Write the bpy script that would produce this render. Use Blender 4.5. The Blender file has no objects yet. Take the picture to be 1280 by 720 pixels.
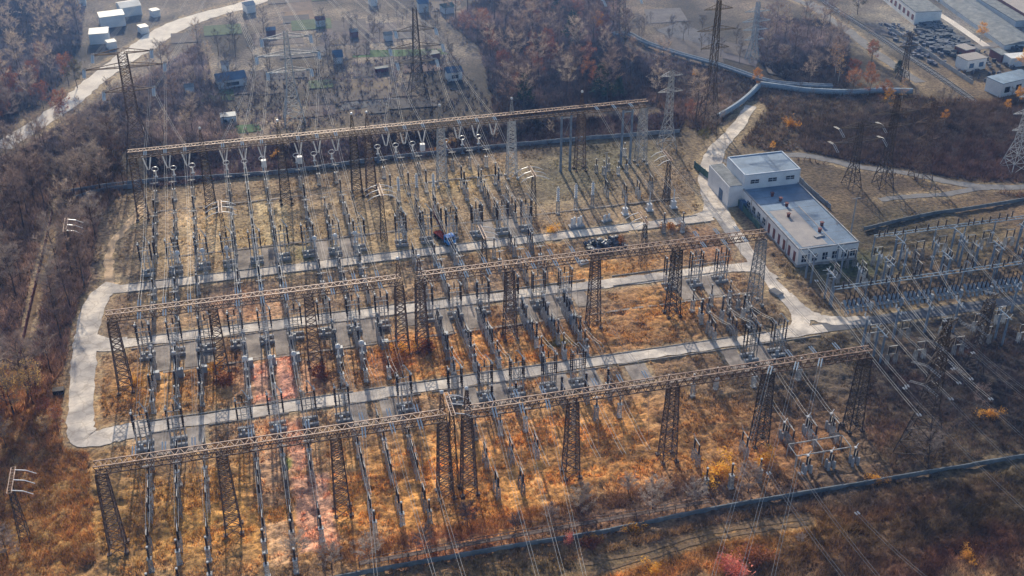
import bpy, math, random
import numpy as np
from math import sin, cos, tan, atan, atan2, radians, hypot, pi
random.seed(7); rng = np.random.default_rng(7)
scene = bpy.context.scene
COL = scene.collection

# ------------------------------------------------------------------ camera (metres; X runs along the gantries)
FPX = 1480.0
PITCH = atan(906 / FPX)
HEAD = atan2(6990, hypot(FPX, 906))
CAMH = 130.0
F = (cos(HEAD) * cos(PITCH), sin(HEAD) * cos(PITCH), -sin(PITCH))
Rv = (sin(HEAD), -cos(HEAD), 0)
U = (Rv[1] * F[2] - Rv[2] * F[1], Rv[2] * F[0] - Rv[0] * F[2], Rv[0] * F[1] - Rv[1] * F[0])
def G(x, y, z=0.0):
    """survey point: where the line of sight of a photo pixel meets height z"""
    a = (x - 640) / FPX; b = -(y - 360) / FPX
    d = [F[i] + a * Rv[i] + b * U[i] for i in range(3)]
    t = (z - CAMH) / d[2]
    return (d[0] * t, d[1] * t, z)
def G2(x, y, z=0.0): return G(x, y, z)[:2]
cam = bpy.data.cameras.new('camera'); camo = bpy.data.objects.new('camera', cam); COL.objects.link(camo)
camo.location = (0, 0, CAMH); camo.rotation_euler = (pi / 2 - PITCH, 0, HEAD - pi / 2)
cam.sensor_width = 36; cam.lens = FPX / 1280 * 36; cam.clip_start = 1; cam.clip_end = 8000
scene.camera = camo

# ------------------------------------------------------------------ light
SUN_AZ = HEAD + radians(11.0); SUN_EL = radians(23)
sun = bpy.data.lights.new('sun', 'SUN'); suno = bpy.data.objects.new('sun', sun); COL.objects.link(suno)
sun.energy = 5.0; sun.angle = radians(0.6); sun.color = (1.0, 0.93, 0.83)
suno.rotation_euler = (pi / 2 - SUN_EL, 0, SUN_AZ + pi / 2)
suno.location = (0, 0, 200)
w = bpy.data.worlds.new('World'); scene.world = w; w.use_nodes = True
nt = w.node_tree; nt.nodes.clear()
sk = nt.nodes.new('ShaderNodeTexSky'); sk.sky_type = 'NISHITA'; sk.sun_disc = False
sk.sun_elevation = SUN_EL; sk.sun_rotation = pi / 2 - SUN_AZ; sk.dust_density = 2.0; sk.ozone_density = 2.5
bg = nt.nodes.new('ShaderNodeBackground'); bg.inputs['Strength'].default_value = 0.15
wo = nt.nodes.new('ShaderNodeOutputWorld')
nt.links.new(sk.outputs[0], bg.inputs[0]); nt.links.new(bg.outputs[0], wo.inputs[0])
scene.view_settings.view_transform = 'Standard'; scene.view_settings.look = 'None'
scene.view_settings.exposure = 0
scene.cycles.volume_bounces = 0; scene.cycles.max_bounces = 6; scene.cycles.diffuse_bounces = 2
scene.cycles.transparent_max_bounces = 8
try: scene.cycles.use_denoising = True; scene.cycles.denoiser = 'OPENIMAGEDENOISE'; scene.cycles.denoising_prefilter = 'ACCURATE'
except Exception: pass

# ------------------------------------------------------------------ materials
def mat(name, c1, c2=None, scale=2.0, rough=0.85, metal=0.0, bump=0.0, detail=5, vcol=None, mix=0.5, spec=0.3, objvar=0.0, two=None, transl=0, crack=0):
    m = bpy.data.materials.new(name); m.use_nodes = True
    t = m.node_tree; N = t.nodes; L = t.links
    b = N['Principled BSDF']; b.inputs['Roughness'].default_value = rough; b.inputs['Metallic'].default_value = metal
    b.inputs['Specular IOR Level'].default_value = spec
    c2 = c2 or tuple(v * 0.7 for v in c1)
    tc = N.new('ShaderNodeNewGeometry'); nz = N.new('ShaderNodeTexNoise')
    nz.inputs['Scale'].default_value = scale; nz.inputs['Detail'].default_value = detail; nz.inputs['Roughness'].default_value = 0.65
    L.new(tc.outputs['Position'], nz.inputs['Vector'])
    rp = N.new('ShaderNodeValToRGB'); rp.color_ramp.elements[0].position = 0.35; rp.color_ramp.elements[1].position = 0.65
    rp.color_ramp.elements[0].color = (*c2, 1); rp.color_ramp.elements[1].color = (*c1, 1)
    L.new(nz.outputs['Fac'], rp.inputs[0]); out = rp.outputs[0]
    if vcol:
        at = N.new('ShaderNodeVertexColor'); at.layer_name = vcol
        mx = N.new('ShaderNodeMix'); mx.data_type = 'RGBA'; mx.blend_type = 'MULTIPLY'; mx.inputs[0].default_value = 1
        L.new(at.outputs[0], mx.inputs[6]); L.new(out, mx.inputs[7]); out = mx.outputs[2]
    if crack:
        vo = N.new('ShaderNodeTexVoronoi'); vo.feature = 'DISTANCE_TO_EDGE'; vo.inputs['Scale'].default_value = crack
        ns = N.new('ShaderNodeTexNoise'); ns.inputs['Scale'].default_value = 1.1; va = N.new('ShaderNodeVectorMath'); va.operation = 'ADD'
        L.new(tc.outputs['Position'], ns.inputs['Vector']); L.new(ns.outputs['Color'], va.inputs[1]); L.new(tc.outputs['Position'], va.inputs[0]); L.new(va.outputs[0], vo.inputs['Vector'])
        r3 = N.new('ShaderNodeValToRGB'); r3.color_ramp.elements[0].position = 0.0; r3.color_ramp.elements[1].position = 0.05
        r3.color_ramp.elements[0].color = (.78, .75, .72, 1); r3.color_ramp.elements[1].color = (1, 1, 1, 1); L.new(vo.outputs['Distance'], r3.inputs[0])
        mx = N.new('ShaderNodeMix'); mx.data_type = 'RGBA'; mx.blend_type = 'MULTIPLY'; mx.inputs[0].default_value = 1
        L.new(out, mx.inputs[6]); L.new(r3.outputs[0], mx.inputs[7]); out = mx.outputs[2]
    if two:   # large second noise
        n2 = N.new('ShaderNodeTexNoise'); n2.inputs['Scale'].default_value = two[0]; n2.inputs['Detail'].default_value = 3
        L.new(tc.outputs['Position'], n2.inputs['Vector'])
        r2 = N.new('ShaderNodeValToRGB'); r2.color_ramp.elements[0].position = 0.4; r2.color_ramp.elements[1].position = 0.62
        r2.color_ramp.elements[0].color = (*two[1], 1); r2.color_ramp.elements[1].color = (*two[2], 1)
        mx = N.new('ShaderNodeMix'); mx.data_type = 'RGBA'; mx.blend_type = 'MULTIPLY'; mx.inputs[0].default_value = 1
        L.new(n2.outputs['Fac'], r2.inputs[0]); L.new(out, mx.inputs[6]); L.new(r2.outputs[0], mx.inputs[7]); out = mx.outputs[2]
    if objvar:
        oi = N.new('ShaderNodeObjectInfo'); mr = N.new('ShaderNodeMapRange')
        mr.inputs['To Min'].default_value = 1 - objvar; mr.inputs['To Max'].default_value = 1 + objvar
        L.new(oi.outputs['Random'], mr.inputs['Value'])
        hs = N.new('ShaderNodeHueSaturation'); L.new(mr.outputs[0], hs.inputs['Value'])
        m2 = N.new('ShaderNodeMapRange'); m2.inputs['To Min'].default_value = 0.5 - objvar * 0.06; m2.inputs['To Max'].default_value = 0.5 + objvar * 0.04
        L.new(oi.outputs['Random'], m2.inputs['Value']); L.new(m2.outputs[0], hs.inputs['Hue'])
        L.new(out, hs.inputs['Color']); out = hs.outputs[0]
    L.new(out, b.inputs['Base Color'])
    if transl:
        tr = N.new('ShaderNodeBsdfTranslucent'); ms = N.new('ShaderNodeMixShader'); ms.inputs[0].default_value = transl
        L.new(out, tr.inputs['Color']); L.new(b.outputs[0], ms.inputs[1]); L.new(tr.outputs[0], ms.inputs[2]); L.new(ms.outputs[0], N['Material Output'].inputs['Surface'])
    if bump:
        bp = N.new('ShaderNodeBump'); bp.inputs['Strength'].default_value = bump; bp.inputs['Distance'].default_value = 0.3
        L.new(nz.outputs['Fac'], bp.inputs['Height']); L.new(bp.outputs[0], b.inputs['Normal'])
    return m
M = {}
M['ground'] = mat('dry_ground', (3.5, 3.25, 2.45), (0.85, 0.78, 0.66), 1.3, 0.95, bump=1.0, detail=10, vcol='tint', two=(0.09, (0.78, 0.76, 0.78), (1.15, 1.12, 1.05)))
M['grass'] = mat('dry_grass_blades', (3.3, 3.05, 2.3), (1.5, 1.38, 1.0), 0.6, 0.9, vcol='tint', transl=.5)
M['brush'] = mat('undergrowth_twigs', (3.2, 3.1, 2.9), (1.2, 1.15, 1.1), 0.3, 0.9, vcol='tint', transl=.35)
M['road'] = mat('worn_concrete_road', (0.88, 0.79, 0.69), (0.62, 0.55, 0.49), 0.5, 0.9, bump=0.2, detail=9, two=(0.16, (0.62, 0.62, 0.64), (1.1, 1.07, 1.02)), crack=.35)
M['roadd'] = mat('old_asphalt', (0.17, 0.17, 0.18), (0.11, 0.11, 0.12), 0.5, 0.9, bump=0.2, detail=8)
M['white_road'] = mat('pale_gravel_road', (0.85, 0.78, 0.70), (0.6, 0.54, 0.5), 0.15, 0.9, detail=6)
M['pad'] = mat('stained_concrete_pad', (0.46, 0.40, 0.36), (0.30, 0.265, 0.24), 0.45, 0.9, bump=0.2, detail=9, crack=.5, two=(0.25, (0.55, 0.53, 0.52), (1.1, 1.07, 1.02)))
M['kerb'] = mat('kerb_concrete', (0.42, 0.38, 0.34), (0.25, 0.22, 0.2), 1.0, 0.9)
M['dirt'] = mat('dirt_track', (0.85, 0.60, 0.38), (0.5, 0.35, 0.22), 0.4, 0.95, detail=8)
M['track'] = mat('worn_earth_track', (0.30, 0.19, 0.10), (0.13, 0.085, 0.05), 1.2, 0.95, detail=9)
M['path'] = mat('grey_path', (0.26, 0.25, 0.25), (0.17, 0.165, 0.17), 0.4, 0.95, detail=8)
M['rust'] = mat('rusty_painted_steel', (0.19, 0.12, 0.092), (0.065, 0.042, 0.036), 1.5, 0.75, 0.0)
M['rustpale'] = mat('pale_rusty_steel', (0.52, 0.36, 0.27), (0.20, 0.12, 0.09), 1.2, 0.55, 0.1)  # paler steel for beam top chords and bracket ladder frames
M['darksteel'] = mat('dark_steel', (0.09, 0.065, 0.055), (0.045, 0.035, 0.032), 1.5, 0.75, 0.0)
M['galv'] = mat('galvanised_steel', (0.58, 0.57, 0.56), (0.24, 0.235, 0.24), 1.5, 0.75, 0.0, objvar=.4)
M['bluesteel'] = mat('pale_blue_steel', (0.30, 0.38, 0.47), (0.2, 0.26, 0.33), 1.5, 0.7, 0.0)
M['white'] = mat('white_porcelain', (0.8, 0.8, 0.8), (0.6, 0.6, 0.62), 1.0, 0.3)
M['black'] = mat('brown_black_porcelain', (0.06, 0.038, 0.032), (0.022, 0.016, 0.016), 2.0, 0.5, spec=0.3, objvar=.5)
M['glass_ins'] = mat('pale_glass_discs', (0.75, 0.8, 0.83), (0.55, 0.62, 0.66), 3.0, 0.2, spec=0.7)
M['wire'] = mat('aluminium_conductor', (0.7, 0.68, 0.64), (0.5, 0.48, 0.46), 0.5, 0.75, 0.0)
M['wired'] = mat('weathered_conductor', (0.3, 0.29, 0.3), (0.2, 0.2, 0.21), 0.5, 0.8, 0.0)
M['concrete'] = mat('cast_concrete', (0.42, 0.42, 0.43), (0.28, 0.28, 0.3), 0.8, 0.9)
M['bluecon'] = mat('bluish_concrete', (0.27, 0.32, 0.39), (0.16, 0.20, 0.26), 0.8, 0.9)
M['cabinet'] = mat('grey_cabinet_paint', (0.35, 0.40, 0.46), (0.26, 0.3, 0.35), 1.0, 0.5)
M['wall'] = mat('white_plaster', (0.82, 0.82, 0.84), (0.68, 0.69, 0.73), 0.4, 0.9, detail=8)
M['wallb'] = mat('bluish_plaster', (0.6, 0.66, 0.74), (0.5, 0.55, 0.63), 0.4, 0.9, detail=8)
M['brickred'] = mat('red_brown_panels', (0.20, 0.07, 0.07), (0.13, 0.05, 0.05), 0.5, 0.8)
M['roof'] = mat('bitumen_roof', (0.22, 0.32, 0.45), (0.14, 0.21, 0.30), 0.35, 0.6, detail=8, two=(0.07, (0.7, 0.75, 0.8), (1.15, 1.1, 1.05)))
M['roofp'] = mat('dusty_roof_patch', (0.40, 0.36, 0.34), (0.30, 0.28, 0.28), 0.4, 0.8, detail=8)
M['shed'] = mat('white_sheet_roof', (0.8, 0.8, 0.8), (0.6, 0.6, 0.62), 0.3, 0.6)
M['shedgrey'] = mat('weathered_slate_roof', (0.24, 0.26, 0.28), (0.10, 0.12, 0.14), 0.5, 0.8, detail=9)
M['shedblue'] = mat('blue_sheet_roof', (0.08, 0.16, 0.28), (0.06, 0.11, 0.2), 0.5, 0.6)
M['window'] = mat('dark_window_glass', (0.03, 0.04, 0.07), (0.015, 0.02, 0.03), 1.0, 0.1, spec=0.8)
M['green'] = mat('green_fence_paint', (0.08, 0.17, 0.15), (0.05, 0.1, 0.09), 1.0, 0.7)
M['truckblue'] = mat('blue_truck_paint', (0.06, 0.34, 0.85), (0.05, 0.25, 0.7), 1.0, 0.35)
M['truckred'] = mat('maroon_truck_paint', (0.16, 0.02, 0.02), (0.10, 0.015, 0.015), 1.0, 0.9, spec=0.05)
M['tyre'] = mat('tyre_rubber', (0.025, 0.025, 0.025), (0.015, 0.015, 0.015), 1.0, 0.9)
M['scrap'] = mat('scrap_metal', (0.12, 0.14, 0.18), (0.04, 0.045, 0.06), 0.8, 0.5, 0.2, objvar=0.5)
M['bark'] = mat('bark', (0.13, 0.10, 0.085), (0.07, 0.055, 0.05), 3.0, 0.95, objvar=0.25)
M['barkw'] = mat('birch_bark', (0.5, 0.48, 0.46), (0.28, 0.26, 0.25), 1.5, 0.9)
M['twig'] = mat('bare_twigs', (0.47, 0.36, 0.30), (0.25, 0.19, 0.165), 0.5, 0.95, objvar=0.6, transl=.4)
M['twigd'] = mat('dark_twigs', (0.24, 0.195, 0.175), (0.13, 0.105, 0.10), 0.5, 0.95)  # darker twig colour for most of the merged tree masses
M['twigg'] = mat('pale_bare_twigs', (0.50, 0.41, 0.355), (0.32, 0.26, 0.225), 0.5, 0.95, objvar=0.25, transl=.3)
M['leafr'] = mat('russet_leaves', (0.42, 0.16, 0.06), (0.19, 0.07, 0.045), 0.5, 0.8, objvar=0.3, transl=.5)
M['leafy'] = mat('yellow_leaves', (0.85, 0.46, 0.08), (0.55, 0.27, 0.05), 0.5, 0.8, objvar=0.2, transl=.5)
M['ochre'] = mat('ochre_leaves', (0.95, 0.66, 0.26), (0.7, 0.42, 0.15), 0.5, 0.8, objvar=0.25, transl=.5)
M['twign'] = mat('silver_twigs', (0.60, 0.51, 0.45), (0.40, 0.33, 0.28), 0.5, 0.95, objvar=0.2, transl=.5)
M['leafo'] = mat('olive_leaves', (0.16, 0.15, 0.06), (0.09, 0.09, 0.04), 0.5, 0.8, objvar=0.25, transl=.5)
M['needle'] = mat('green_needles', (0.035, 0.085, 0.045), (0.018, 0.045, 0.028), 0.6, 0.85, objvar=0.2)
M['pinkb'] = mat('pink_red_leaves', (0.95, 0.36, 0.27), (0.7, 0.22, 0.16), 0.8, 0.8, transl=.5)

# ------------------------------------------------------------------ mesh builder
class MB:
    def __init__(s): s.v = []; s.f = []
    def add(s, vs, fs):
        o = len(s.v); s.v += vs; s.f += [tuple(i + o for i in f) for f in fs]; return s
    def box(s, cx, cy, cz, sx, sy, sz, rz=0):
        c, n = cos(rz), sin(rz); vs = []
        for dz in (-.5, .5):
            for dx, dy in ((-.5, -.5), (.5, -.5), (.5, .5), (-.5, .5)):
                x, y = dx * sx, dy * sy
                vs.append((cx + x * c - y * n, cy + x * n + y * c, cz + dz * sz))
        return s.add(vs, [(3, 2, 1, 0), (4, 5, 6, 7), (0, 1, 5, 4), (1, 2, 6, 5), (2, 3, 7, 6), (3, 0, 4, 7)])
    def bar(s, a, b, r, r2=None, n=4, cap=False):
        r2 = r if r2 is None else r2
        d = [b[i] - a[i] for i in range(3)]; l = math.sqrt(sum(t * t for t in d)) or 1e-6
        d = [t / l for t in d]
        up = (0, 0, 1) if abs(d[2]) < .9 else (1, 0, 0)
        u = (d[1] * up[2] - d[2] * up[1], d[2] * up[0] - d[0] * up[2], d[0] * up[1] - d[1] * up[0])
        l = math.sqrt(sum(t * t for t in u)); u = [t / l for t in u]
        v = (d[1] * u[2] - d[2] * u[1], d[2] * u[0] - d[0] * u[2], d[0] * u[1] - d[1] * u[0])
        vs = []
        for p, rr in ((a, r), (b, r2)):
            for k in range(n):
                t = 2 * pi * (k + .5) / n
                vs.append(tuple(p[i] + rr * (cos(t) * u[i] + sin(t) * v[i]) for i in range(3)))
        fs = [(k, (k + 1) % n, n + (k + 1) % n, n + k) for k in range(n)]
        if cap: fs += [tuple(range(n - 1, -1, -1)), tuple(range(n, 2 * n))]
        return s.add(vs, fs)
    def lathe(s, x, y, prof, n=8):
        vs = []
        for r, z in prof:
            for k in range(n):
                t = 2 * pi * k / n; vs.append((x + r * cos(t), y + r * sin(t), z))
        fs = []
        for j in range(len(prof) - 1):
            for k in range(n):
                fs.append((j * n + k, j * n + (k + 1) % n, (j + 1) * n + (k + 1) % n, (j + 1) * n + k))
        fs.append(tuple(range(n - 1, -1, -1))); fs.append(tuple((len(prof) - 1) * n + k for k in range(n)))
        return s.add(vs, fs)
    def poly(s, pts, z):
        return s.add([(p[0], p[1], z) for p in pts], [tuple(range(len(pts)))])
    def mesh(s, name):
        m = bpy.data.meshes.new(name); m.from_pydata(s.v, [], s.f); m.update(); return m

def link(name, mesh, material, parent=None, loc=(0, 0, 0), rz=0):
    if isinstance(mesh, MB): mesh = mesh.mesh(name)
    if material and not mesh.materials: mesh.materials.append(material)
    o = bpy.data.objects.new(name, mesh); COL.objects.link(o); o.location = loc; o.rotation_euler = (0, 0, rz)
    if parent: o.parent = parent
    return o
def tag(o, label, cat, group=None):
    o['label'] = label; o['category'] = cat
    if group: o['group'] = group
    return o
def struct(name, mb, m, kind='structure'):
    o = link(name, mb, m); o['kind'] = kind; return o
def thing(name, label, cat, loc=(0, 0, 0), rz=0, group=None):
    o = bpy.data.objects.new(name, None); COL.objects.link(o); o.location = loc; o.rotation_euler = (0, 0, rz)
    o.empty_display_size = 0.3
    return tag(o, label, cat, group)
kids = {}
class Proto:
    """the first use builds the thing from its parts; later ones copy it, part by part"""
    def __init__(s, name, cat, parts): s.name, s.cat, s.parts, s.root = name, cat, parts, None
    def put(s, loc, rz, label, group=None, scale=1.0):
        if s.root is None:
            s.root = thing(s.name, label, s.cat, loc, rz, group)
            s.ch = []
            for p in s.parts:
                o = link(p[0], p[1], p[2], s.root); sub = []
                for q in (p[3] if len(p) > 3 else []): sub.append(link(q[0], q[1], q[2], o))
                s.ch.append((o, sub))
            r = s.root
        else:
            r = s.root.copy(); COL.objects.link(r); r.location = loc; r.rotation_euler = (0, 0, rz)
            r['label'] = label
            if group: r['group'] = group
            for o, sub in s.ch:
                c = o.copy(); COL.objects.link(c); c.parent = r
                for q in sub:
                    d = q.copy(); COL.objects.link(d); d.parent = c
        r.scale = (scale if not isinstance(scale, tuple) else scale[0],) * 2 + ((scale if not isinstance(scale, tuple) else scale[1]),)
        return r
ORD = 'first second third fourth fifth sixth seventh eighth ninth tenth eleventh twelfth thirteenth fourteenth fifteenth sixteenth seventeenth eighteenth nineteenth twentieth'.split()
TENS = {20: 'twenty', 30: 'thirty', 40: 'forty'}
def od(i):
    if i < 20: return ORD[i]
    return TENS[(i + 1) // 10 * 10] + '-' + ORD[(i + 1) % 10 - 1] if (i + 1) % 10 else {30: 'thirtieth', 40: 'fortieth'}[i + 1]

# ------------------------------------------------------------------ noise + ground tint
def grid_noise(X, Y, cell, seed):
    r = np.random.default_rng(seed); T = r.random((256, 256))
    x = X / cell; y = Y / cell; xi = np.floor(x).astype(int); yi = np.floor(y).astype(int); fx = x - xi; fy = y - yi
    fx = fx * fx * (3 - 2 * fx); fy = fy * fy * (3 - 2 * fy)
    g = lambda a, b: T[a % 256, b % 256]
    return (g(xi, yi) * (1 - fx) + g(xi + 1, yi) * fx) * (1 - fy) + (g(xi, yi + 1) * (1 - fx) + g(xi + 1, yi + 1) * fx) * fy
def fbm(X, Y, cell, seed, n=4):
    s = 0; a = 1; t = 0
    for k in range(n): s = s + a * grid_noise(X, Y, cell / 2 ** k, seed + k); t += a; a *= 0.55
    return s / t
# soft-edged patches of ground cover, with shade painted into the eastern ones: (photo x, photo y, radius along X m, radius along Y m, colour, strength)
BLOBS = [
 (300, 640, 45, 16, (.30, .17, .060), .9), (600, 610, 40, 18, (.32, .165, .06), 1), (760, 560, 26, 16, (.30, .155, .06), .9),
 (900, 540, 16, 10, (.20, .11, .05), .8), (560, 450, 22, 14, (.29, .15, .06), .9), (700, 440, 20, 10, (.30, .15, .055), .9),
 (820, 420, 18, 12, (.22, .12, .055), .9), (830, 380, 12, 7, (.30, .15, .05), .7), (760, 335, 16, 6, (.26, .14, .055), .8),
 (220, 480, 22, 12, (.31, .175, .075), .9), (170, 380, 12, 8, (.20, .14, .085), .9), (180, 320, 14, 14, (.24, .17, .10), .9),
 (330, 480, 7, 17, (.30, .18, .14), .7), (300, 380, 8, 9, (.31, .18, .13), .8), (370, 590, 8, 8, (.30, .19, .14), .7), (335, 560, 5, 12, (.30, .18, .13), .7),
 (245, 285, 5, 20, (.38, .27, .18), .8), (215, 270, 3.5, 13, (.38, .27, .18), .7),
 (320, 290, 16, 18, (.24, .175, .10), .8), (480, 280, 20, 16, (.24, .17, .10), .8), (560, 230, 22, 8, (.26, .19, .10), .8), (650, 310, 16, 12, (.25, .145, .07), .8),
 (720, 215, 18, 16, (.105, .10, .08), .9), (780, 190, 18, 14, (.085, .085, .065), .9), (850, 260, 14, 12, (.17, .115, .075), .8), (900, 310, 10, 12, (.16, .085, .055), .8),
 (950, 430, 14, 10, (.19, .105, .05), .8), (1050, 480, 22, 22, (.10, .065, .05), .95), (1000, 560, 14, 12, (.21, .095, .04), .7),
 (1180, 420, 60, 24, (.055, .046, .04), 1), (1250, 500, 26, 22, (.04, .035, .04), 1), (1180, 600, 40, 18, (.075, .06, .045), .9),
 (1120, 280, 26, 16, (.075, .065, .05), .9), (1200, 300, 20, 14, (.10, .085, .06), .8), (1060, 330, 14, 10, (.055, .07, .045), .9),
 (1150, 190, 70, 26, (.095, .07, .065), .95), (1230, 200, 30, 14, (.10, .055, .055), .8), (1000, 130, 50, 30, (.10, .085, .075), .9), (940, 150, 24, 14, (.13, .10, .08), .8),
 (960, 60, 30, 30, (.11, .085, .08), .9), (850, 60, 40, 30, (.13, .11, .11), .9), (1100, 40, 30, 30, (.14, .12, .09), .8),
 (1220, 30, 40, 40, (.15, .15, .17), .9), (700, 90, 60, 50, (.12, .085, .085), .9), (500, 60, 50, 60, (.17, .14, .135), .9), (480, 150, 34, 22, (.15, .115, .11), .9),
 (420, 190, 70, 8, (.085, .075, .085), .9), (300, 195, 50, 9, (.09, .07, .08), .9), (300, 100, 40, 40, (.18, .15, .145), .9), (120, 40, 60, 50, (.15, .13, .14), .8),
 (60, 200, 40, 60, (.12, .095, .095), 1), (30, 350, 26, 60, (.13, .095, .085), 1), (90, 330, 12, 50, (.17, .115, .095), .9), (30, 560, 18, 30, (.20, .12, .06), .9), (60, 650, 26, 14, (.17, .105, .045), .8),
 (140, 640, 14, 14, (.25, .15, .06), .8), (500, 705, 60, 4, (.11, .075, .05), .7), (780, 645, 26, 4, (.12, .07, .05), .8), (560, 675, 14, 4, (.33, .14, .09), .5),
 (1080, 660, 26, 7, (.11, .03, .03), .95), (1200, 690, 24, 6, (.10, .035, .03), .9), (960, 675, 22, 6, (.27, .14, .05), .95), (820, 700, 26, 5, (.34, .17, .06), .95), (1150, 660, 40, 10, (.055, .045, .028), .7),
 (700, 710, 40, 4, (.09, .065, .04), .9), (1000, 620, 30, 6, (.085, .06, .05), .9), (850, 620, 24, 6, (.12, .075, .06), .8),
 (390, 320, 6, 4, (.12, .2, .05), .6), (300, 335, 5, 2.5, (.13, .26, .05), .6), (700, 425, 4, 3, (.06, .11, .05), .6), (330, 480, 1.6, 2, (.25, .32, .08), .7), (375, 585, 1.5, 2, (.25, .32, .08), .7),
 (130, 350, 1.8, 14, (.46, .33, .22), .75), (510, 430, 5, 6, (.36, .16, .05), .6), (495, 455, 5, 4, (.24, .08, .05), .5), (250, 470, 4, 4, (.18, .08, .05), .5), (400, 470, 4, 6, (.18, .08, .05), .5),
]
def tint(X, Y):
    n = fbm(X, Y, 30, 3); m = fbm(X, Y, 6, 9)
    C = np.stack([.16 + .05 * n, .115 + .03 * n, .09 + .015 * n], -1)
    wx = X + 9 * (fbm(X, Y, 9, 21) - .5); wy = Y + 9 * (fbm(X, Y, 9, 31) - .5)
    for px, py, rx, ry, c, s in BLOBS:
        cx, cy, _ = G(px, py)
        d = np.sqrt(((wx - cx) / rx) ** 2 + ((wy - cy) / ry) ** 2)
        a = s * np.clip(1.35 - d, 0, 1)[..., None]; a = a * a * (3 - 2 * a)
        C = C * (1 - a) + np.array(c) * a
    p1 = fbm(X, Y, 3.2, 51, 3)[..., None]; p2 = fbm(X, Y, 11, 61, 3)[..., None]
    C = C * (0.62 + 0.76 * p1) * (0.75 + 0.5 * p2)
    k = np.clip((m - .62) * 6, 0, 1)[..., None] * .45     # darker weeds
    C = C * (1 - k) + np.array([.09, .05, .035]) * k
    k = np.clip((fbm(X, Y, 5, 77) - .66) * 7, 0, 1)[..., None] * .4   # bleached straw
    C = C * (1 - k) + C.mean(-1, keepdims=True) * np.array([2.1, 1.6, 1.1]) * k
    for x0, x1, y0, y1, c_ in ((-3.6, -.7, 177.8, 191, (.40, .225, .20)), (.9, 3.9, 177.8, 192, (.41, .22, .20)), (-3.6, -.9, 205.7, 212, (.30, .18, .13)), (.9, 3.6, 205.7, 213, (.30, .19, .14)), (-4, -.8, 136, 146, (.33, .22, .16)), (.9, 6.8, 138, 156, (.38, .22, .19)), (5.2, 8.2, 178, 190, (.32, .19, .14)), (-4.2, -.7, 150, 172, (.31, .2, .14)), (1.0, 3.8, 158, 172, (.36, .2, .17)), (-15, -12.6, 229, 262, (.42, .31, .22)), (-11, -8.6, 236, 262, (.36, .27, .19)), (-19.8, -17, 238, 262, (.30, .2, .13)), (1.2, 3.9, 232, 262, (.33, .26, .17)), (5.4, 8, 232, 258, (.31, .25, .17))):
        d = np.maximum(np.maximum(x0 - X, X - x1), np.maximum(y0 - Y, Y - y1)) + 1.0 * (fbm(X, Y, 2.5, 88, 2) - .5)
        k = np.clip(.5 - d * 1.6, 0, 1)[..., None] * .85; C = C * (1 - k) + np.array(c_) * k * (.7 + .6 * p1)
    # dimmer eastern side, its shade put into the ground colour; patchwork of scrub beyond the yard
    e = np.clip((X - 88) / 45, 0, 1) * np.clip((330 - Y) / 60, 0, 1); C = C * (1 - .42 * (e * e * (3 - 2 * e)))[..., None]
    f = np.clip((Y - 205) / 30, 0, 1)[..., None]; g_ = C.mean(-1, keepdims=True); C = C * (1 - .45 * f) + g_ * np.array([.93, .86, .78]) * .45 * f
    C = C * np.array([.97, .97, .98])
    f = np.clip((Y - 262) / 20, 0, 1)[..., None]; q = fbm(X, Y, 22, 91, 3)[..., None]
    C = C * (1 - f + f * (0.25 + 1.25 * np.clip((q - .3) * 2.2, 0, 1)))
    f = np.clip((Y - 285) / 30, 0, 1)[..., None]; C = C * (1 - f * np.array([.42, .38, .28]))
    w_ = np.clip((-28 - X) / 8, 0, 1)[..., None]; C = C * (1 - .1 * w_)
    return np.clip(C, .006, .7)

# ------------------------------------------------------------------ roads (centre lines from the survey)
def smooth(pts, k=6):
    out = []
    P = [pts[0]] + list(pts) + [pts[-1]]
    for i in range(1, len(P) - 2):
        for j in range(k):
            t = j / k; a, b, c, d = P[i - 1], P[i], P[i + 1], P[i + 2]
            out.append(tuple(.5 * (2 * b[q] + (c[q] - a[q]) * t + (2 * a[q] - 5 * b[q] + 4 * c[q] - d[q]) * t * t + (3 * b[q] - a[q] - 3 * c[q] + d[q]) * t ** 3) for q in range(2)))
    out.append(tuple(pts[-1][:2])); return out
def ribbon(mb, pts, wdt, z, jit=0.0):
    n = len(pts); vs = []; W = wdt if callable(wdt) else (lambda t: wdt)
    for i, p in enumerate(pts):
        a = pts[max(0, i - 1)]; b = pts[min(n - 1, i + 1)]; d = hypot(b[0] - a[0], b[1] - a[1]) or 1
        nx, ny = -(b[1] - a[1]) / d, (b[0] - a[0]) / d; h = W(i / (n - 1)) / 2
        j1, j2 = random.uniform(-jit, jit), random.uniform(-jit, jit)
        vs += [(p[0] + nx * (h + j1), p[1] + ny * (h + j1), z), (p[0] - nx * (h + j2), p[1] - ny * (h + j2), z)]
    mb.add(vs, [(2 * i, 2 * i + 1, 2 * i + 3, 2 * i + 2) for i in range(n - 1)])
def line(a, b, n): return [(a[0] + (b[0] - a[0]) * i / n, a[1] + (b[1] - a[1]) * i / n) for i in range(n + 1)]
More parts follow.
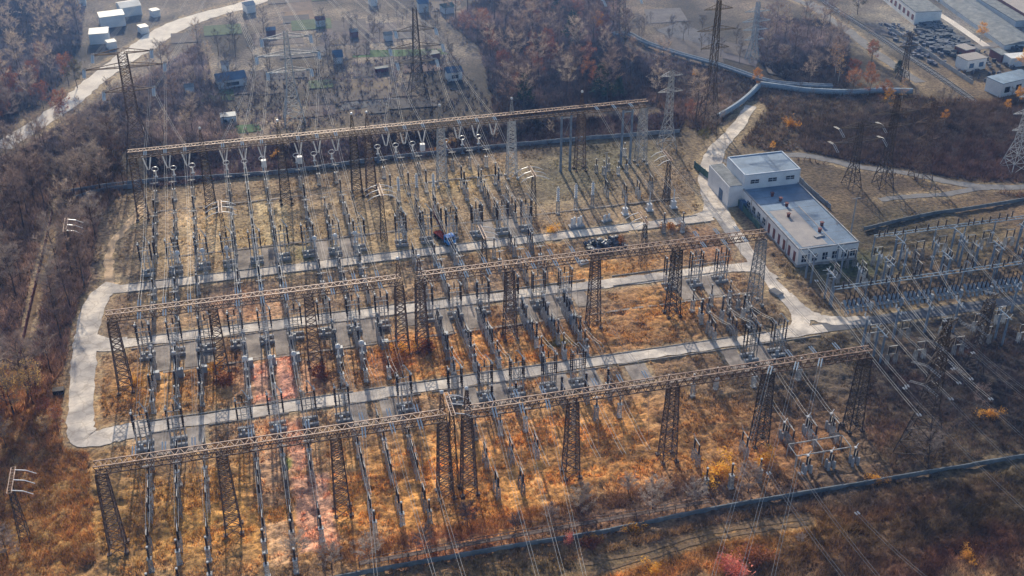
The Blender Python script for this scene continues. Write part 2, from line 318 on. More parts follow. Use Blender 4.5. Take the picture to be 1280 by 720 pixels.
ROADS = [   # name, points, width, z, material, jitter
 ('road', line((-31.5, 225.4), (104, 225.6), 60), 3.3, .060, 'road', .25),
 ('road', line((-32, 204.2), (105, 202.6), 60), 3.3, .064, 'road', .25),
 ('road', line((-27, 175.8), (108, 176.2), 60), 3.0, .068, 'road', .25),
 ('road', smooth([(-30, 228), (-33.2, 222.5), (-34.6, 210), (-34.6, 200), (-34.3, 186), (-34.0, 178.6), (-32.4, 175), (-27, 175.4), (-22, 175.9)], 8), 4.6, .072, 'road', .25),
 ('road', smooth([(-34, 207), (-31, 204.6), (-27, 204)], 5), 4.6, .076, 'road', .1),
 ('road', smooth([(140, 285), (130, 272), (118, 258), (110.5, 243), (106.8, 228), (105.6, 212), (105.2, 195), (106.6, 183), (110.5, 178.5), (118, 176.6)], 8), lambda t: 3.0 + 2.4 * math.exp(-((t - .32) * 6) ** 2), .080, 'road', .25),
 ('road', smooth([(98, 176.2), (103, 177.6), (105.6, 183), (105.6, 190)], 6), 3.6, .084, 'road', .1),
 ('road', smooth([(100, 225.6), (104.5, 228), (108, 236)], 6), 3.6, .088, 'road', .1),
 ('road', smooth([(99, 202.7), (104, 201), (106, 196)], 6), 3.0, .092, 'road', .1),
 ('access_road', line((106, 176.4), (260, 176.0), 50), 3.2, .056, 'roadd', .15),
]
WR = [G2(*p) for p in [(345, -8), (300, 8), (255, 20), (215, 35), (180, 58), (150, 78), (118, 102), (90, 125), (55, 150), (0, 185)]]
ROADS.append(('gravel_road', smooth(WR, 6), lambda t: 6.0 + 3 * math.exp(-((t - .35) * 5) ** 2), .052, 'white_road', .5))
ROADS.append(('dirt_track', smooth([(-31, 228), (-31.5, 236), (-31, 246), (-27, 256), (-25, 264)], 6), 2.0, .048, 'dirt', .5))
ROADS.append(('path', smooth([G2(*p) for p in [(905, 203), (950, 196), (1000, 194), (1030, 199), (1075, 209), (1130, 216), (1190, 228), (1240, 234), (1300, 233)]], 6), 2.6, .050, 'path', .25))
ROADS.append(('path', smooth([G2(*p) for p in [(1100, 250), (1130, 246), (1180, 243), (1215, 237), (1245, 234)]], 6), 2.0, .046, 'path', .25))
ROADS.append(('path', smooth([G2(*p) for p in [(1010, 2), (1035, 22), (1060, 38), (1085, 58), (1120, 84), (1150, 103)]], 6), 3.4, .050, 'path', .3))
ROADS.append(('path', smooth([G2(*p) for p in [(980, -8), (1010, 6), (1040, 10)]], 5), 3.0, .044, 'path', .3))
ROADS.append(('dirt_track', smooth([G2(*p) for p in [(730, 705), (800, 690), (880, 668), (950, 655), (1010, 648)]], 6), .7, .042, 'track', .25))
ROADS.append(('dirt_track', smooth([G2(*p) for p in [(740, 718), (810, 697), (885, 675), (950, 663), (1010, 654)]], 6), .6, .038, 'track', .25))
ROADS.append(('dirt_track', smooth([G2(*p) for p in [(74, 250), (62, 300), (48, 350), (38, 400), (26, 460)]], 6), 1.3, .036, 'track', .4))
ROADS.append(('path', smooth([G2(*p) for p in [(1265, 50), (1240, 56), (1200, 60), (1160, 45)]], 6), 4, .040, 'path', .4))
ALLP = np.array([p for r in ROADS for p in r[1]])
for nm, pts, wd, z, mm, jit in ROADS:
    mb = MB(); ribbon(mb, pts, wd, z, jit); struct(nm, mb, M[mm])
# kerbs
for y0, x0, x1 in ((227.2, -27, 100), (223.7, -27, 103), (205.6, -27, 100), (201.7, -26, 98), (177.65, -24, 96), (174.0, -22, 108)):
    mb = MB(); x = x0
    while x < x1:
        if random.random() > .06: mb.box(x + 1, y0 + random.uniform(-.03, .03), .09 + random.uniform(-.02, .02), 1.93, .18, .18)
        x += 2
    struct('kerb', mb, M['kerb'])
BAYS = [-17.2, -0.1, 16.9, 37.4, 54.8, 72.0, 89.0]
# cable trough covers (thin pale lines of slabs that cross the yard)
for y0, x0, x1 in ((192.3, -20, 99), (236.6, -20, 100), (259.5, -22, 62), (166.5, 60, 92)):
    mb = MB(); x = x0
    while x < x1:
        mb.box(x + .5, y0 + .002 * (x % 7) + random.uniform(-.04, .04), .06, .97, .6, .12, random.uniform(-.03, .03)); x += 1
    struct('cable_trough_cover', mb, M['pad'])
PADS = []
for i, c in enumerate(BAYS):
    if i != 5:
        for s in (-1, 1): PADS.append((c + s * 2.9, 197.2, 3.3, 8.6))
    if i in (0, 2, 3, 4, 6):
        for s in (-1, 1): PADS.append((c + s * 2.9, 170.7, 3.2, 6.4))
    if i in (1, 2, 4):
        for s in (-1, 1): PADS.append((c + s * 2.9, 231.6, 3.4, 8.6))
PADS += [(67, 170.6, 4, 5.5), (-12, 197.5, 3.2, 8), (28, 200, 3, 6), (64, 198.5, 3, 6)]
for x, y, a, b in PADS:
    mb = MB(); mb.box(x, y, .035, a, b, .05); struct('concrete_pad', mb, M['pad'])

# ------------------------------------------------------------------ ground sheet
def axis(lo, hi, st, far):
    core = list(np.arange(lo, hi + .01, st)); d = st; a = []; x = hi
    while x < far: d *= 1.35; x += d; a.append(x)
    d = st; b = []; x = lo
    while x > -far: d *= 1.35; x -= d; b.append(x)
    return np.array(b[::-1] + core + a)
xs = np.concatenate([axis(-90, 290, 1.0, 5000)]); xs = xs[(xs < -46) | (xs > 112)]; xs = np.sort(np.concatenate([xs, np.arange(-46, 112, .45)]))
far_flat = True
ys = axis(95, 460, 1.0, 5000); ys = ys[(ys < 112) | (ys > 215)]; ys = np.sort(np.concatenate([ys, np.arange(112, 215, .45)]))
X, Y = np.meshgrid(xs, ys)
def road_mask(X, Y):
    m = np.ones_like(X)
    for r in ROADS:
        wd = r[2](0.5) + 2 if callable(r[2]) else r[2]
        P = np.array(r[1]); bb = (X > P[:, 0].min() - 8) & (X < P[:, 0].max() + 8) & (Y > P[:, 1].min() - 8) & (Y < P[:, 1].max() + 8)
        xx, yy = X[bb], Y[bb]; best = np.full(xx.shape, 99.)
        for i in range(len(P) - 1):
            a, b = P[i], P[i + 1]; d = b - a; L2 = (d ** 2).sum() + 1e-9
            t = np.clip(((xx - a[0]) * d[0] + (yy - a[1]) * d[1]) / L2, 0, 1)
            best = np.minimum(best, np.hypot(xx - a[0] - t * d[0], yy - a[1] - t * d[1]))
        m[bb] = np.minimum(m[bb], np.clip((best - wd / 2 - .7) / 1.2, 0, 1))
    for x, y, a, b in PADS:
        d = np.maximum(np.abs(X - x) - a / 2, np.abs(Y - y) - b / 2); m = np.minimum(m, np.clip((d - .4) / 1, 0, 1))
    return m
RM = road_mask(X, Y)
near = np.clip((235 - Y) / 40, 0.35, 1)
Zg = ((fbm(X, Y, 2.2, 101, 3) - .5) * .95 * near + (np.abs(fbm(X, Y, 1.9, 141, 2) - .5) * -1.5 + .2) * near * .8 + (fbm(X, Y, 9, 111, 2) - .5) * .5) * RM * np.where(Y > 268, .12, 1.) - 0.02
Zg = np.where(RM < 1, np.minimum(Zg, Zg * RM), Zg); Zg = np.where(RM < .5, np.minimum(Zg, 0), Zg)
V = np.stack([X, Y, Zg], -1).reshape(-1, 3)
ny, nx = X.shape; idx = np.arange(ny * nx).reshape(ny, nx)
Fq = np.stack([idx[:-1, :-1], idx[:-1, 1:], idx[1:, 1:], idx[1:, :-1]], -1).reshape(-1, 4)
def np_mesh(name, V, Fc, colors=None):
    me = bpy.data.meshes.new(name); k = Fc.shape[1]
    me.vertices.add(len(V)); me.vertices.foreach_set('co', np.ascontiguousarray(V, dtype=np.float32).ravel())
    me.loops.add(Fc.size); me.loops.foreach_set('vertex_index', np.ascontiguousarray(Fc, dtype=np.int32).ravel())
    me.polygons.add(len(Fc)); me.polygons.foreach_set('loop_start', np.arange(0, Fc.size, k, dtype=np.int32))
    me.update(calc_edges=True)
    if colors is not None:
        ca = me.color_attributes.new('tint', 'FLOAT_COLOR', 'POINT')
        c4 = np.ones((len(V), 4), dtype=np.float32); c4[:, :3] = colors; ca.data.foreach_set('color', c4.ravel())
    return me
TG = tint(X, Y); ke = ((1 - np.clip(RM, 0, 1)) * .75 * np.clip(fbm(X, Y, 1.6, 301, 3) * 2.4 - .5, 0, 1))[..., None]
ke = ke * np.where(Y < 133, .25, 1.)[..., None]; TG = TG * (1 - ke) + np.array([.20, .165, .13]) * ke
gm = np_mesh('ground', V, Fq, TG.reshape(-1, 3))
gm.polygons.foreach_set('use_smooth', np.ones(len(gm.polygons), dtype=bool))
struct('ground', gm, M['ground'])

# tufts of long dry grass
def tufts(name, x, y, h, wd, blades, colmul, lean=.5, zoff=0.0):
    n = len(x); keep = road_mask(x, y) > .35; x, y = x[keep], y[keep]; n = len(x)
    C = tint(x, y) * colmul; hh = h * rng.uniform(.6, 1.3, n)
    VV = []; CC = []
    for b in range(blades):
        a = rng.uniform(0, 2 * pi, n); l = rng.uniform(.1, lean, n) * hh; o = rng.uniform(0, .25, n)
        bx = x + np.cos(a) * o; by = y + np.sin(a) * o; ww = wd * rng.uniform(.6, 1.3, n); th = rng.uniform(0, pi, n)
        p1 = np.stack([bx - np.cos(th) * ww, by - np.sin(th) * ww, np.full(n, -.08)], -1)
        p2 = np.stack([bx + np.cos(th) * ww, by + np.sin(th) * ww, np.full(n, -.08)], -1)
        p3 = np.stack([bx + np.cos(a) * l, by + np.sin(a) * l, hh * rng.uniform(.7, 1, n)], -1)
        VV.append(np.stack([p1, p2, p3], 1)); v = rng.uniform(.7, 1.35, (n, 1, 1)); CC.append(np.repeat(C[:, None, :] * v, 3, 1))
    V = np.concatenate(VV).reshape(-1, 3); Cc = np.concatenate(CC).reshape(-1, 3)
    return np_mesh(name, V, np.arange(len(V)).reshape(-1, 3), Cc)
n = 60000; x = rng.uniform(-46, 112, n); y = 108 + 95 * rng.random(n) ** 1.15
k = fbm(x, y, 4, 201, 3) > .44
o = link('dry_grass', tufts('dry_grass', x[k], y[k], .50, .085, 4, 1.0, .8), M['grass']); o['kind'] = 'stuff'; tag(o, 'long tawny dry grass covering the yard between the equipment rows', 'grass')
n = 26000; x = rng.uniform(-46, 112, n); y = 203 + 70 * rng.random(n)
k = fbm(x, y, 4, 201, 3) > .5
o = link('dry_grass', tufts('dry_grass', x[k], y[k], .42, .10, 3, .95, .8), M['grass']); o['kind'] = 'stuff'; tag(o, 'thin brown grass and weeds in the far half of the yard', 'grass')

# ------------------------------------------------------------------ undergrowth in the woods and rough land
def in_poly(x, y, P):
    r = False; j = len(P) - 1
    for i in range(len(P)):
        if (P[i][1] > y) != (P[j][1] > y) and x < (P[j][0] - P[i][0]) * (y - P[i][1]) / (P[j][1] - P[i][1]) + P[i][0]: r = not r
        j = i
    return r
def sample(polypx, n, mind=0):
    P = [G2(*p) for p in polypx]; x0, x1 = min(p[0] for p in P), max(p[0] for p in P); y0, y1 = min(p[1] for p in P), max(p[1] for p in P)
    out = []; tries = 0
    while len(out) < n and tries < n * 60:
        tries += 1; x, y = random.uniform(x0, x1), random.uniform(y0, y1)
        if in_poly(x, y, P) and (not mind or all((x - a) ** 2 + (y - b) ** 2 > mind * mind for a, b in out)): out.append((x, y))
    return out
W_LEFT = [(-60, 120), (60, 165), (150, 195), (160, 235), (125, 270), (112, 340), (96, 430), (60, 490), (-40, 560), (-60, 300)]
W_TL = [(-60, -30), (110, -30), (100, 60), (60, 130), (-60, 170)]
W_MID = [(560, 28), (640, -30), (770, -30), (775, 55), (850, 110), (880, 160), (805, 128), (700, 140), (620, 150), (600, 60)]
W_BELOWROAD = [(60, 165), (150, 115), (250, 55), (270, 110), (300, 175), (170, 190), (100, 185)]
W_NEG = [(945, 20), (1060, 30), (1060, 110), (1000, 112), (950, 80)]
W_R = [(1000, 150), (1290, 120), (1290, 225), (1180, 222), (1060, 205), (1000, 185)]
W_NS = [(180, 195), (700, 150), (860, 140), (850, 165), (700, 178), (190, 235)]
W_SE = [(740, 690), (900, 645), (1290, 585), (1290, 730), (740, 730)]
W_SF = [(440, 705), (640, 660), (900, 610), (900, 590), (640, 640), (400, 690)]
W_BL = [(-20, 480), (80, 490), (110, 560), (120, 700), (60, 735), (-20, 735)]
W_RR = [(1090, 450), (1290, 400), (1290, 560), (1120, 590), (1080, 540)]
def brush(polypx, n, h, wd, mul, blades=5):
    pts = np.array(sample(polypx, n)); return tufts('undergrowth', pts[:, 0], pts[:, 1], h, wd, blades, mul, 1.0)
for P, n, h, wd, mul, lab in [
    (W_LEFT, 14000, 1.5, .10, np.array([1.45, 1.3, 1.25]), 'purple-brown undergrowth of the wood on the left'),
    (W_TL, 7000, 1.6, .14, np.array([1.25, 1.2, 1.25]), 'dim undergrowth of the wood beyond the white road'),
    (W_MID, 12000, 1.8, .13, np.array([1.45, 1.25, 1.2]), 'brown undergrowth of the wood behind the far gantry'),
    (W_BELOWROAD, 5000, 1.5, .12, np.array([1.3, 1.2, 1.2]), 'grey scrub between the white road and the yard'),
    (W_NEG, 3000, 1.6, .12, np.array([1.5, 1.35, 1.4]), 'bare scrub under the grey grove by the rails'),
    (W_R, 7000, 1.3, .10, np.array([1.1, 1.0, 1.0]), 'dark red-brown scrub beyond the building'),
    (W_NS, 6000, 1.3, .10, np.array([.7, .6, .75]), 'dark scrub strip under the far gantry'),
    ([(170, 120), (560, 60), (620, 140), (180, 180)], 1500, 1.2, .12, np.array([.8, .75, .85]), 'scrub between the garden plots'),
    ([(780, 60), (1000, 110), (1290, 130), (1290, 250), (1000, 200), (860, 160)], 9000, 1.2, .10, np.array([1.3, 1.15, 1.1]), 'mottled scrub around the pipelines'),
    (W_SE, 9000, .9, .06, np.array([1.3, 1.25, 1.0]), 'mixed maroon and olive weeds outside the near fence'),
    (W_SF, 1800, 1.0, .06, np.array([.8, .8, .8]), 'brambles along the inside of the near fence'),
    (W_BL, 4000, 1.0, .06, np.array([1.2, 1.0, .85]), 'ochre weeds at the near corner of the wood'),
    (W_RR, 5000, .8, .06, np.array([1.4, 1.25, 1.2]), 'dark weeds around the lattice towers')]:
    o = link('undergrowth', brush(P, n, h, wd, mul), M['brush']); o['kind'] = 'stuff'; tag(o, lab, 'undergrowth')

# ------------------------------------------------------------------ trees
def tree_mesh(h, spread, nlimb, nsub, ntw, leaf=None, seed=0, tw=.035, trunk_r=.16, low=.3, leafn=0, leafs=.3, conical=False):
    r = random.Random(seed); T = MB(); C = MB(); Lf = MB()
    pts = [(0, 0, -.3)]; x = y = 0
    for k in range(1, 7):
        x += r.uniform(-.12, .12) * h / 10; y += r.uniform(-.12, .12) * h / 10; pts.append((x, y, h * k / 6 * .96))
    for k in range(6): T.bar(pts[k], pts[k + 1], trunk_r * (1 - k / 6.5), trunk_r * (1 - (k + 1) / 6.5), 5)
    def at(t):
        f = t * 6; i = min(5, int(f)); f -= i; return tuple(pts[i][q] + (pts[i + 1][q] - pts[i][q]) * f for q in range(3))
    tips = []
    for i in range(nlimb):
        t = low + (0.97 - low) * (i + r.random()) / nlimb; a = i * 2.4 + r.uniform(-.5, .5); p = at(t)
        L = spread * ((1.05 - t) / (1 - low) if conical else math.sin(min(1, (1.12 - t) / (1.12 - low)) * 2.2) * .95 + .15) * r.uniform(.75, 1.15)
        el = r.uniform(.5, 1.0) if not conical else r.uniform(-.15, .2)
        q = (p[0] + cos(a) * L * cos(el), p[1] + sin(a) * L * cos(el), p[2] + L * sin(el))
        m = tuple((p[k] + q[k]) / 2 for k in range(3)); m = (m[0], m[1], m[2] - .05 * L)
        rr = trunk_r * .45 * (1 - t * .5); T.bar(p, m, rr, rr * .6, 3); T.bar(m, q, rr * .6, rr * .25, 3)
        for j in range(nsub):
            u = r.uniform(.25, 1); b = tuple(p[k] + (q[k] - p[k]) * u for k in range(3)); a2 = a + r.uniform(-1.3, 1.3); l2 = L * r.uniform(.25, .5)
            e2 = el + r.uniform(-.5, .4)
            c = (b[0] + cos(a2) * l2 * cos(e2), b[1] + sin(a2) * l2 * cos(e2), b[2] + l2 * sin(e2)); C.bar(b, c, tw * 1.1, tw * .4, 3); tips.append(c)
            for _ in range(ntw):
                u2 = r.uniform(.2, 1); d = tuple(b[k] + (c[k] - b[k]) * u2 for k in range(3)); a3 = r.uniform(0, 6.28); e3 = r.uniform(-.3, 1.3); l3 = r.uniform(.5, 1.4) * h / 11
                e = (d[0] + cos(a3) * l3 * cos(e3), d[1] + sin(a3) * l3 * cos(e3), d[2] + l3 * sin(e3)); s = r.uniform(-1, 1) * tw, r.uniform(-1, 1) * tw
                C.add([(d[0] + s[0], d[1] + s[1], d[2]), (d[0] - s[0], d[1] - s[1], d[2] + tw), e], [(0, 1, 2)])
    for _ in range(leafn):
        c = r.choice(tips); g = [r.gauss(0, .42) * h / 11 for _ in range(3)]; p = [c[k] + g[k] for k in range(3)]; s = leafs * r.uniform(.5, 1.2)
        u = [r.gauss(0, 1) for _ in range(3)]; v = [r.gauss(0, 1) for _ in range(3)]
        lu = math.sqrt(sum(t * t for t in u)); lv = math.sqrt(sum(t * t for t in v)); u = [t / lu * s for t in u]; v = [t / lv * s for t in v]
        Lf.add([tuple(p[k] - u[k] for k in range(3)), tuple(p[k] + v[k] for k in range(3)), tuple(p[k] + u[k] for k in range(3)), tuple(p[k] - v[k] * .8 for k in range(3))], [(0, 1, 2, 3)])
    return T, C, Lf
def tproto(kind, **k):
    T, C, Lf = tree_mesh(**{a: b for a, b in k.items() if a not in ('mt', 'mc', 'ml')})
    parts = [('trunk', T.mesh('trunk'), M[k.get('mt', 'bark')], []), ('crown', C.mesh('crown'), M[k.get('mc', 'twig')], [])]
    if k.get('leafn'): parts[1] = ('crown', C.mesh('crown'), M[k.get('mc', 'twig')], [('foliage', Lf.mesh('foliage'), M[k['ml']])])
    return Proto(kind, 'tree' if 'bush' not in kind else 'bush', parts)
T_BARE = [tproto('bare_tree', h=11, spread=3.4, nlimb=15, nsub=5, ntw=13, seed=s, tw=.030) for s in (1, 2, 3)]
T_TALL = [tproto('bare_tree', h=13, spread=2.6, nlimb=14, nsub=5, ntw=11, seed=s, tw=.030, low=.4) for s in (4, 5)]
T_PALE = [tproto('bare_tree', h=10, spread=3.2, nlimb=17, nsub=7, ntw=17, seed=s, tw=.026, mc='twigg') for s in (6, 7)]
T_RUS = [tproto('russet_tree', h=10, spread=3.0, nlimb=12, nsub=5, ntw=7, seed=s, leafn=1500, leafs=.15, ml='leafr') for s in (8, 9)]
T_YEL = [tproto('yellow_tree', h=8, spread=1.9, nlimb=10, nsub=5, ntw=5, seed=s, leafn=1300, leafs=.15, ml='leafy', mt='barkw') for s in (10, 11)]
T_BIR = [tproto('birch_tree', h=12, spread=2.3, nlimb=12, nsub=5, ntw=10, seed=12, mt='barkw', mc='twigg', leafn=250, leafs=.14, ml='leafy')]
T_CON = [tproto('pine_tree', h=11, spread=2.9, nlimb=24, nsub=7, ntw=3, seed=s, leafn=3000, leafs=.22, ml='needle', conical=True, low=.1) for s in (13, 14)]
T_OLV = [tproto('olive_tree' if 0 else 'leafy_tree', h=9, spread=3.0, nlimb=13, nsub=6, ntw=6, seed=15, leafn=1800, leafs=.17, ml='leafo')]
T_NEAR = [tproto('bare_tree', h=9, spread=4.0, nlimb=20, nsub=8, ntw=15, seed=s, tw=.05, mc='twign', low=.22) for s in (21, 22)]
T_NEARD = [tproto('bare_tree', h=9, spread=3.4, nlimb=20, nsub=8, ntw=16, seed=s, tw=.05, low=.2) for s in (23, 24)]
T_OCH = [tproto('ochre_tree', h=9, spread=3.2, nlimb=16, nsub=7, ntw=10, seed=s, leafn=1500, leafs=.13, ml='ochre', mc='twigg') for s in (25, 26)]
def scatter(poly, n, mind, protos, label, group, smin=.8, smax=1.2):
    c = 0
    for (x, y) in sample(poly, n, mind):
        if np.min((ALLP[:, 0] - x) ** 2 + (ALLP[:, 1] - y) ** 2) < 9: continue
        s = random.uniform(smin, smax)
        random.choice(protos).put((x, y, 0), random.uniform(0, 6.28), label, group, (s * random.uniform(.85, 1.2), s)); c += 1
    return c
NT = 0
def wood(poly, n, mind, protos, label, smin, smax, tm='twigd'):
    # far-off trees nobody could count: one mass
    VS, FS, MI, off = [], [], [], 0
    data = []
    for p in protos:
        for k, (nm_, me, mt_, sub) in enumerate(p.parts):
            v = np.empty(len(me.vertices) * 3, dtype=np.float32); me.vertices.foreach_get('co', v)
            tri = [tuple(f.vertices) for f in me.polygons]; tr_ = np.array([t[:3] for t in tri] + [(t[0], t[2], t[3]) for t in tri if len(t) == 4])
            data.append((id(p), k, v.reshape(-1, 3), tr_))
    for x, y in sample(poly, n, mind):
        if np.min((ALLP[:, 0] - x) ** 2 + (ALLP[:, 1] - y) ** 2) < 9: continue
        p = id(random.choice(protos)); s_ = random.uniform(smin, smax); a = random.uniform(0, 6.28); c_, n_ = cos(a), sin(a)
        for pid, k, v, f in data:
            if pid != p: continue
            if k: sel = rng.random(len(f)) < .75; f = f[sel]
            q = np.stack([(v[:, 0] * c_ - v[:, 1] * n_) * s_ + x, (v[:, 0] * n_ + v[:, 1] * c_) * s_ + y, v[:, 2] * s_], -1)
            VS.append(q); FS.append(f + off); off += len(v); MI.append(np.full(len(f), k))
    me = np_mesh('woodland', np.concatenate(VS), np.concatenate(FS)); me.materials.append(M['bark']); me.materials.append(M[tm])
    me.polygons.foreach_set('material_index', np.concatenate(MI).astype(np.int32))
    o = link('woodland', me, None); o['kind'] = 'stuff'; tag(o, label, 'woodland')
NT += scatter(W_LEFT, 118, 3.0, T_BARE + T_TALL + T_PALE, 'bare brown tree in the dense wood along the left side of the yard', 'bare trees of the left wood', .75, 1.25)
wood(W_TL, 62, 4.2, T_BARE + T_TALL, 'hazy bare wood beyond the white road', .9, 1.3, 'twig')
NT += scatter(W_MID, 84, 3.2, T_TALL + T_BARE, 'tall bare tree in the wood behind the far gantry', 'bare trees behind the far gantry', .8, 1.2)
scatter([(560, 30), (640, -10), (780, 20), (790, 110), (640, 130)], 26, 5, T_RUS, 'russet tree still in leaf in the wood behind the far gantry', 'russet trees behind the far gantry', .5, .85)
scatter([(-20, 60), (90, 90), (80, 160), (-20, 170)], 14, 5, T_RUS, 'russet tree still in leaf in the hazy left wood', 'russet trees of the left wood', .6, .95)
scatter([(-20, 470), (60, 490), (90, 560), (-20, 560)], 10, 3, T_RUS, 'rusty brown small tree at the near end of the left wood', 'small rusty trees', .35, .55)
scatter(W_BELOWROAD, 30, 4.0, T_PALE + T_BARE, 'grey bare tree between the white road and the yard corner', 'grey trees below the white road', .5, .9)
scatter(W_NEG, 26, 3.2, T_PALE + T_BARE, 'bare tree of the grey grove left of the rail track', 'grove by the rail track', .7, 1.0)
scatter([(1040, 85), (1110, 80), (1130, 135), (1040, 130)], 9, 3.5, T_BIR + T_RUS, 'thin autumn birch in the clump by the blue pipeline', 'birch clump by the pipeline', .6, .85)
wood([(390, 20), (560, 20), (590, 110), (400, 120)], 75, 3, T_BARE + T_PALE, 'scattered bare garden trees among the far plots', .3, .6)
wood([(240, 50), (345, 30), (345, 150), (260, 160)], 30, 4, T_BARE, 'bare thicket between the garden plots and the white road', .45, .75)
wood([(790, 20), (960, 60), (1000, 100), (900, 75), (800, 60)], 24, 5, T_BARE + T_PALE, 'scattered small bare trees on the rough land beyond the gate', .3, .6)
wood([(880, 95), (1090, 125), (1290, 120), (1280, 190), (1000, 190), (900, 165)], 34, 5, T_BARE, 'thin shrubby growth between the pipelines and the path', .25, .5)
wood(W_R, 22, 5, T_BARE, 'low trees in the dark scrub beyond the building', .3, .55)
scatter([(180, 200), (430, 185), (700, 165), (700, 178), (430, 205), (185, 228)], 16, 4, T_BARE, 'low bare tree in the scrub strip under the far gantry', 'low trees under the far gantry', .25, .45)
SINGLES = [  # photo base x, y, proto, scale, label
 (752, 120, T_CON[0], .95, 'dark green conifer behind the right part of the far gantry'),
 (773, 122, T_CON[1], .6, 'shorter green conifer right beside the dark conifer'),
 (655, 128, T_CON[1], .8, 'grey-green conifer behind the middle of the far gantry'),
 (715, 52, T_CON[1], .95, 'faded green conifer deep in the wood'), (693, 18, T_CON[0], .8, 'green conifer at the top edge of the wood'),
 (747, 45, T_YEL[0], .95, 'pale yellow tree standing out of the far wood'),
 (945, 110, T_YEL[1], .7, 'small orange-yellow tree on the bend of the pipeline'), (868, 100, T_YEL[0], .4, 'low yellow bush tree by the tall dark pylon'),
 (1109, 138, T_YEL[1], .75, 'orange tree between the pipeline and the dark pylons'),
 (1225, 52, T_YEL[0], .75, 'yellow tree beside the bright concrete strip'), (1278, 95, T_YEL[1], 1.0, 'yellow tree at the corner of the second white hut'),
 (1258, 140, T_YEL[0], .45, 'small yellow tree in front of the second white hut'), (1272, 130, T_YEL[1], .6, 'golden tree beside the small white hut wall'),
 (965, 190, T_YEL[1], .35, 'little yellow bush tree in front of the scrub by the gate'), (1180, 155, T_YEL[0], .5, 'low yellow tree beside the reddish pylon'),
 (862, 150, T_RUS[0], .5, 'orange-red shrub tree near the tall dark pylon foot'), (1122, 94, T_CON[0], .45, 'small green conifer at the foot of the far dark pylon'),
 (97, 110, T_OLV[0], .85, 'olive green tree beside the white road'), (1072, 18, T_OLV[0], .9, 'yellow-green tree at the far end of the rail track'),
 (1090, 75, T_OLV[0], .6, 'olive bushy tree along the rail track'),
 (895, 170, T_PALE[0], .8, 'pale spreading bare tree beside the gate road'), (880, 180, T_OLV[0], .45, 'low olive tree by the gate corner of the yard'),
 (815, 640, T_PALE[1], .62, 'pale bare tree just inside the near fence'), (727, 642, T_BARE[0], .62, 'dense dark bare tree left of the pale one'),
 (868, 632, T_PALE[0], .5, 'grey bushy tree between the pale tree and the orange shrub'), (935, 615, T_BARE[2], .62, 'grey-brown bare tree near the steel pipe frame'),
 (462, 705, T_PALE[1], .55, 'pale bare tree at the near fence, left part'), (372, 700, T_PALE[0], .5, 'grey bare tree beside the near rows, left of the fence end'),
 (585, 660, T_BARE[1], .5, 'bare tree beside the middle lattice legs'), (530, 690, T_BARE[1], .5, 'bare small tree over the near fence'),
 (690, 655, T_BARE[2], .4, 'slight bare tree left of the dense dark tree'), (1155, 575, T_PALE[1], .62, 'white-stemmed leaning bare tree under the right lattice tower'),
 (1220, 520, T_BARE[0], .6, 'dark leafless tree right of the leaning white-stemmed tree'), (1045, 300, T_BARE[0], .4, 'low bare tree behind the building corner'),
 (10, 700, T_BARE[1], .6, 'dark bare tree at the near left corner'),
 (1000, 680, T_PALE[0], .2, 'tiny pale shrub tree south of the fence'),
]
SINGLES += [(18, 520, T_OCH[0], 1.05, 'ochre-yellow tree at the left edge, above the lower left bracket mast'), (42, 505, T_OCH[1], .85, 'ochre tree just right of the ochre-yellow one at the left edge'), (60, 545, T_OCH[0], .45, 'low ochre tree near the left road bend'),
 (8, 560, T_OCH[1], .6, 'yellow-brown tree partly cut by the left edge'), (415, 712, T_NEAR[1], .5, 'spreading grey tree at the near edge between two rows'), (645, 668, T_NEARD[0], .42, 'small dark bare tree by the raised cable gallery'),
 (785, 618, T_NEAR[0], .4, 'small pale bare tree left of the larger pale tree')]
for px, py, pr, s, lab in SINGLES:
    if py > 565 and pr in T_PALE: pr = T_NEAR[T_PALE.index(pr)]
    if py > 565 and pr in T_BARE: pr = T_NEARD[T_BARE.index(pr) % 2]
    pr.put((*G2(px, py), 0), random.uniform(0, 6), lab, None, (s * 1.1, s))
def bush_mesh(seed, n, s):
    r = random.Random(seed); B = MB(); St = MB()
    cl = [(r.gauss(0, .5), r.gauss(0, .5), abs(r.gauss(.6, .3))) for _ in range(9)]
    for c in cl: St.bar((0, 0, -.1), c, .03, .012, 3)
    for _ in range(n):
        c = r.choice(cl); p = [c[k] + r.gauss(0, .26) for k in range(3)]; p[2] = abs(p[2]); q = s * r.uniform(.5, 1.2)
        u = [r.gauss(0, q) for _ in range(3)]; v = [r.gauss(0, q) for _ in range(3)]
        B.add([tuple(p[k] - u[k] for k in range(3)), tuple(p[k] + v[k] for k in range(3)), tuple(p[k] + u[k] for k in range(3))], [(0, 1, 2)])
    return St, B
def bproto(name, m, seed):
    St, B = bush_mesh(seed, 900, .07); return Proto(name, 'bush', [('stem', St.mesh('stem'), M['bark']), ('foliage', B.mesh('foliage'), M[m])])
B_P, B_Y, B_O = bproto('autumn_bush', 'pinkb', 1), bproto('autumn_bush', 'leafy', 2), bproto('autumn_bush', 'leafr', 3)
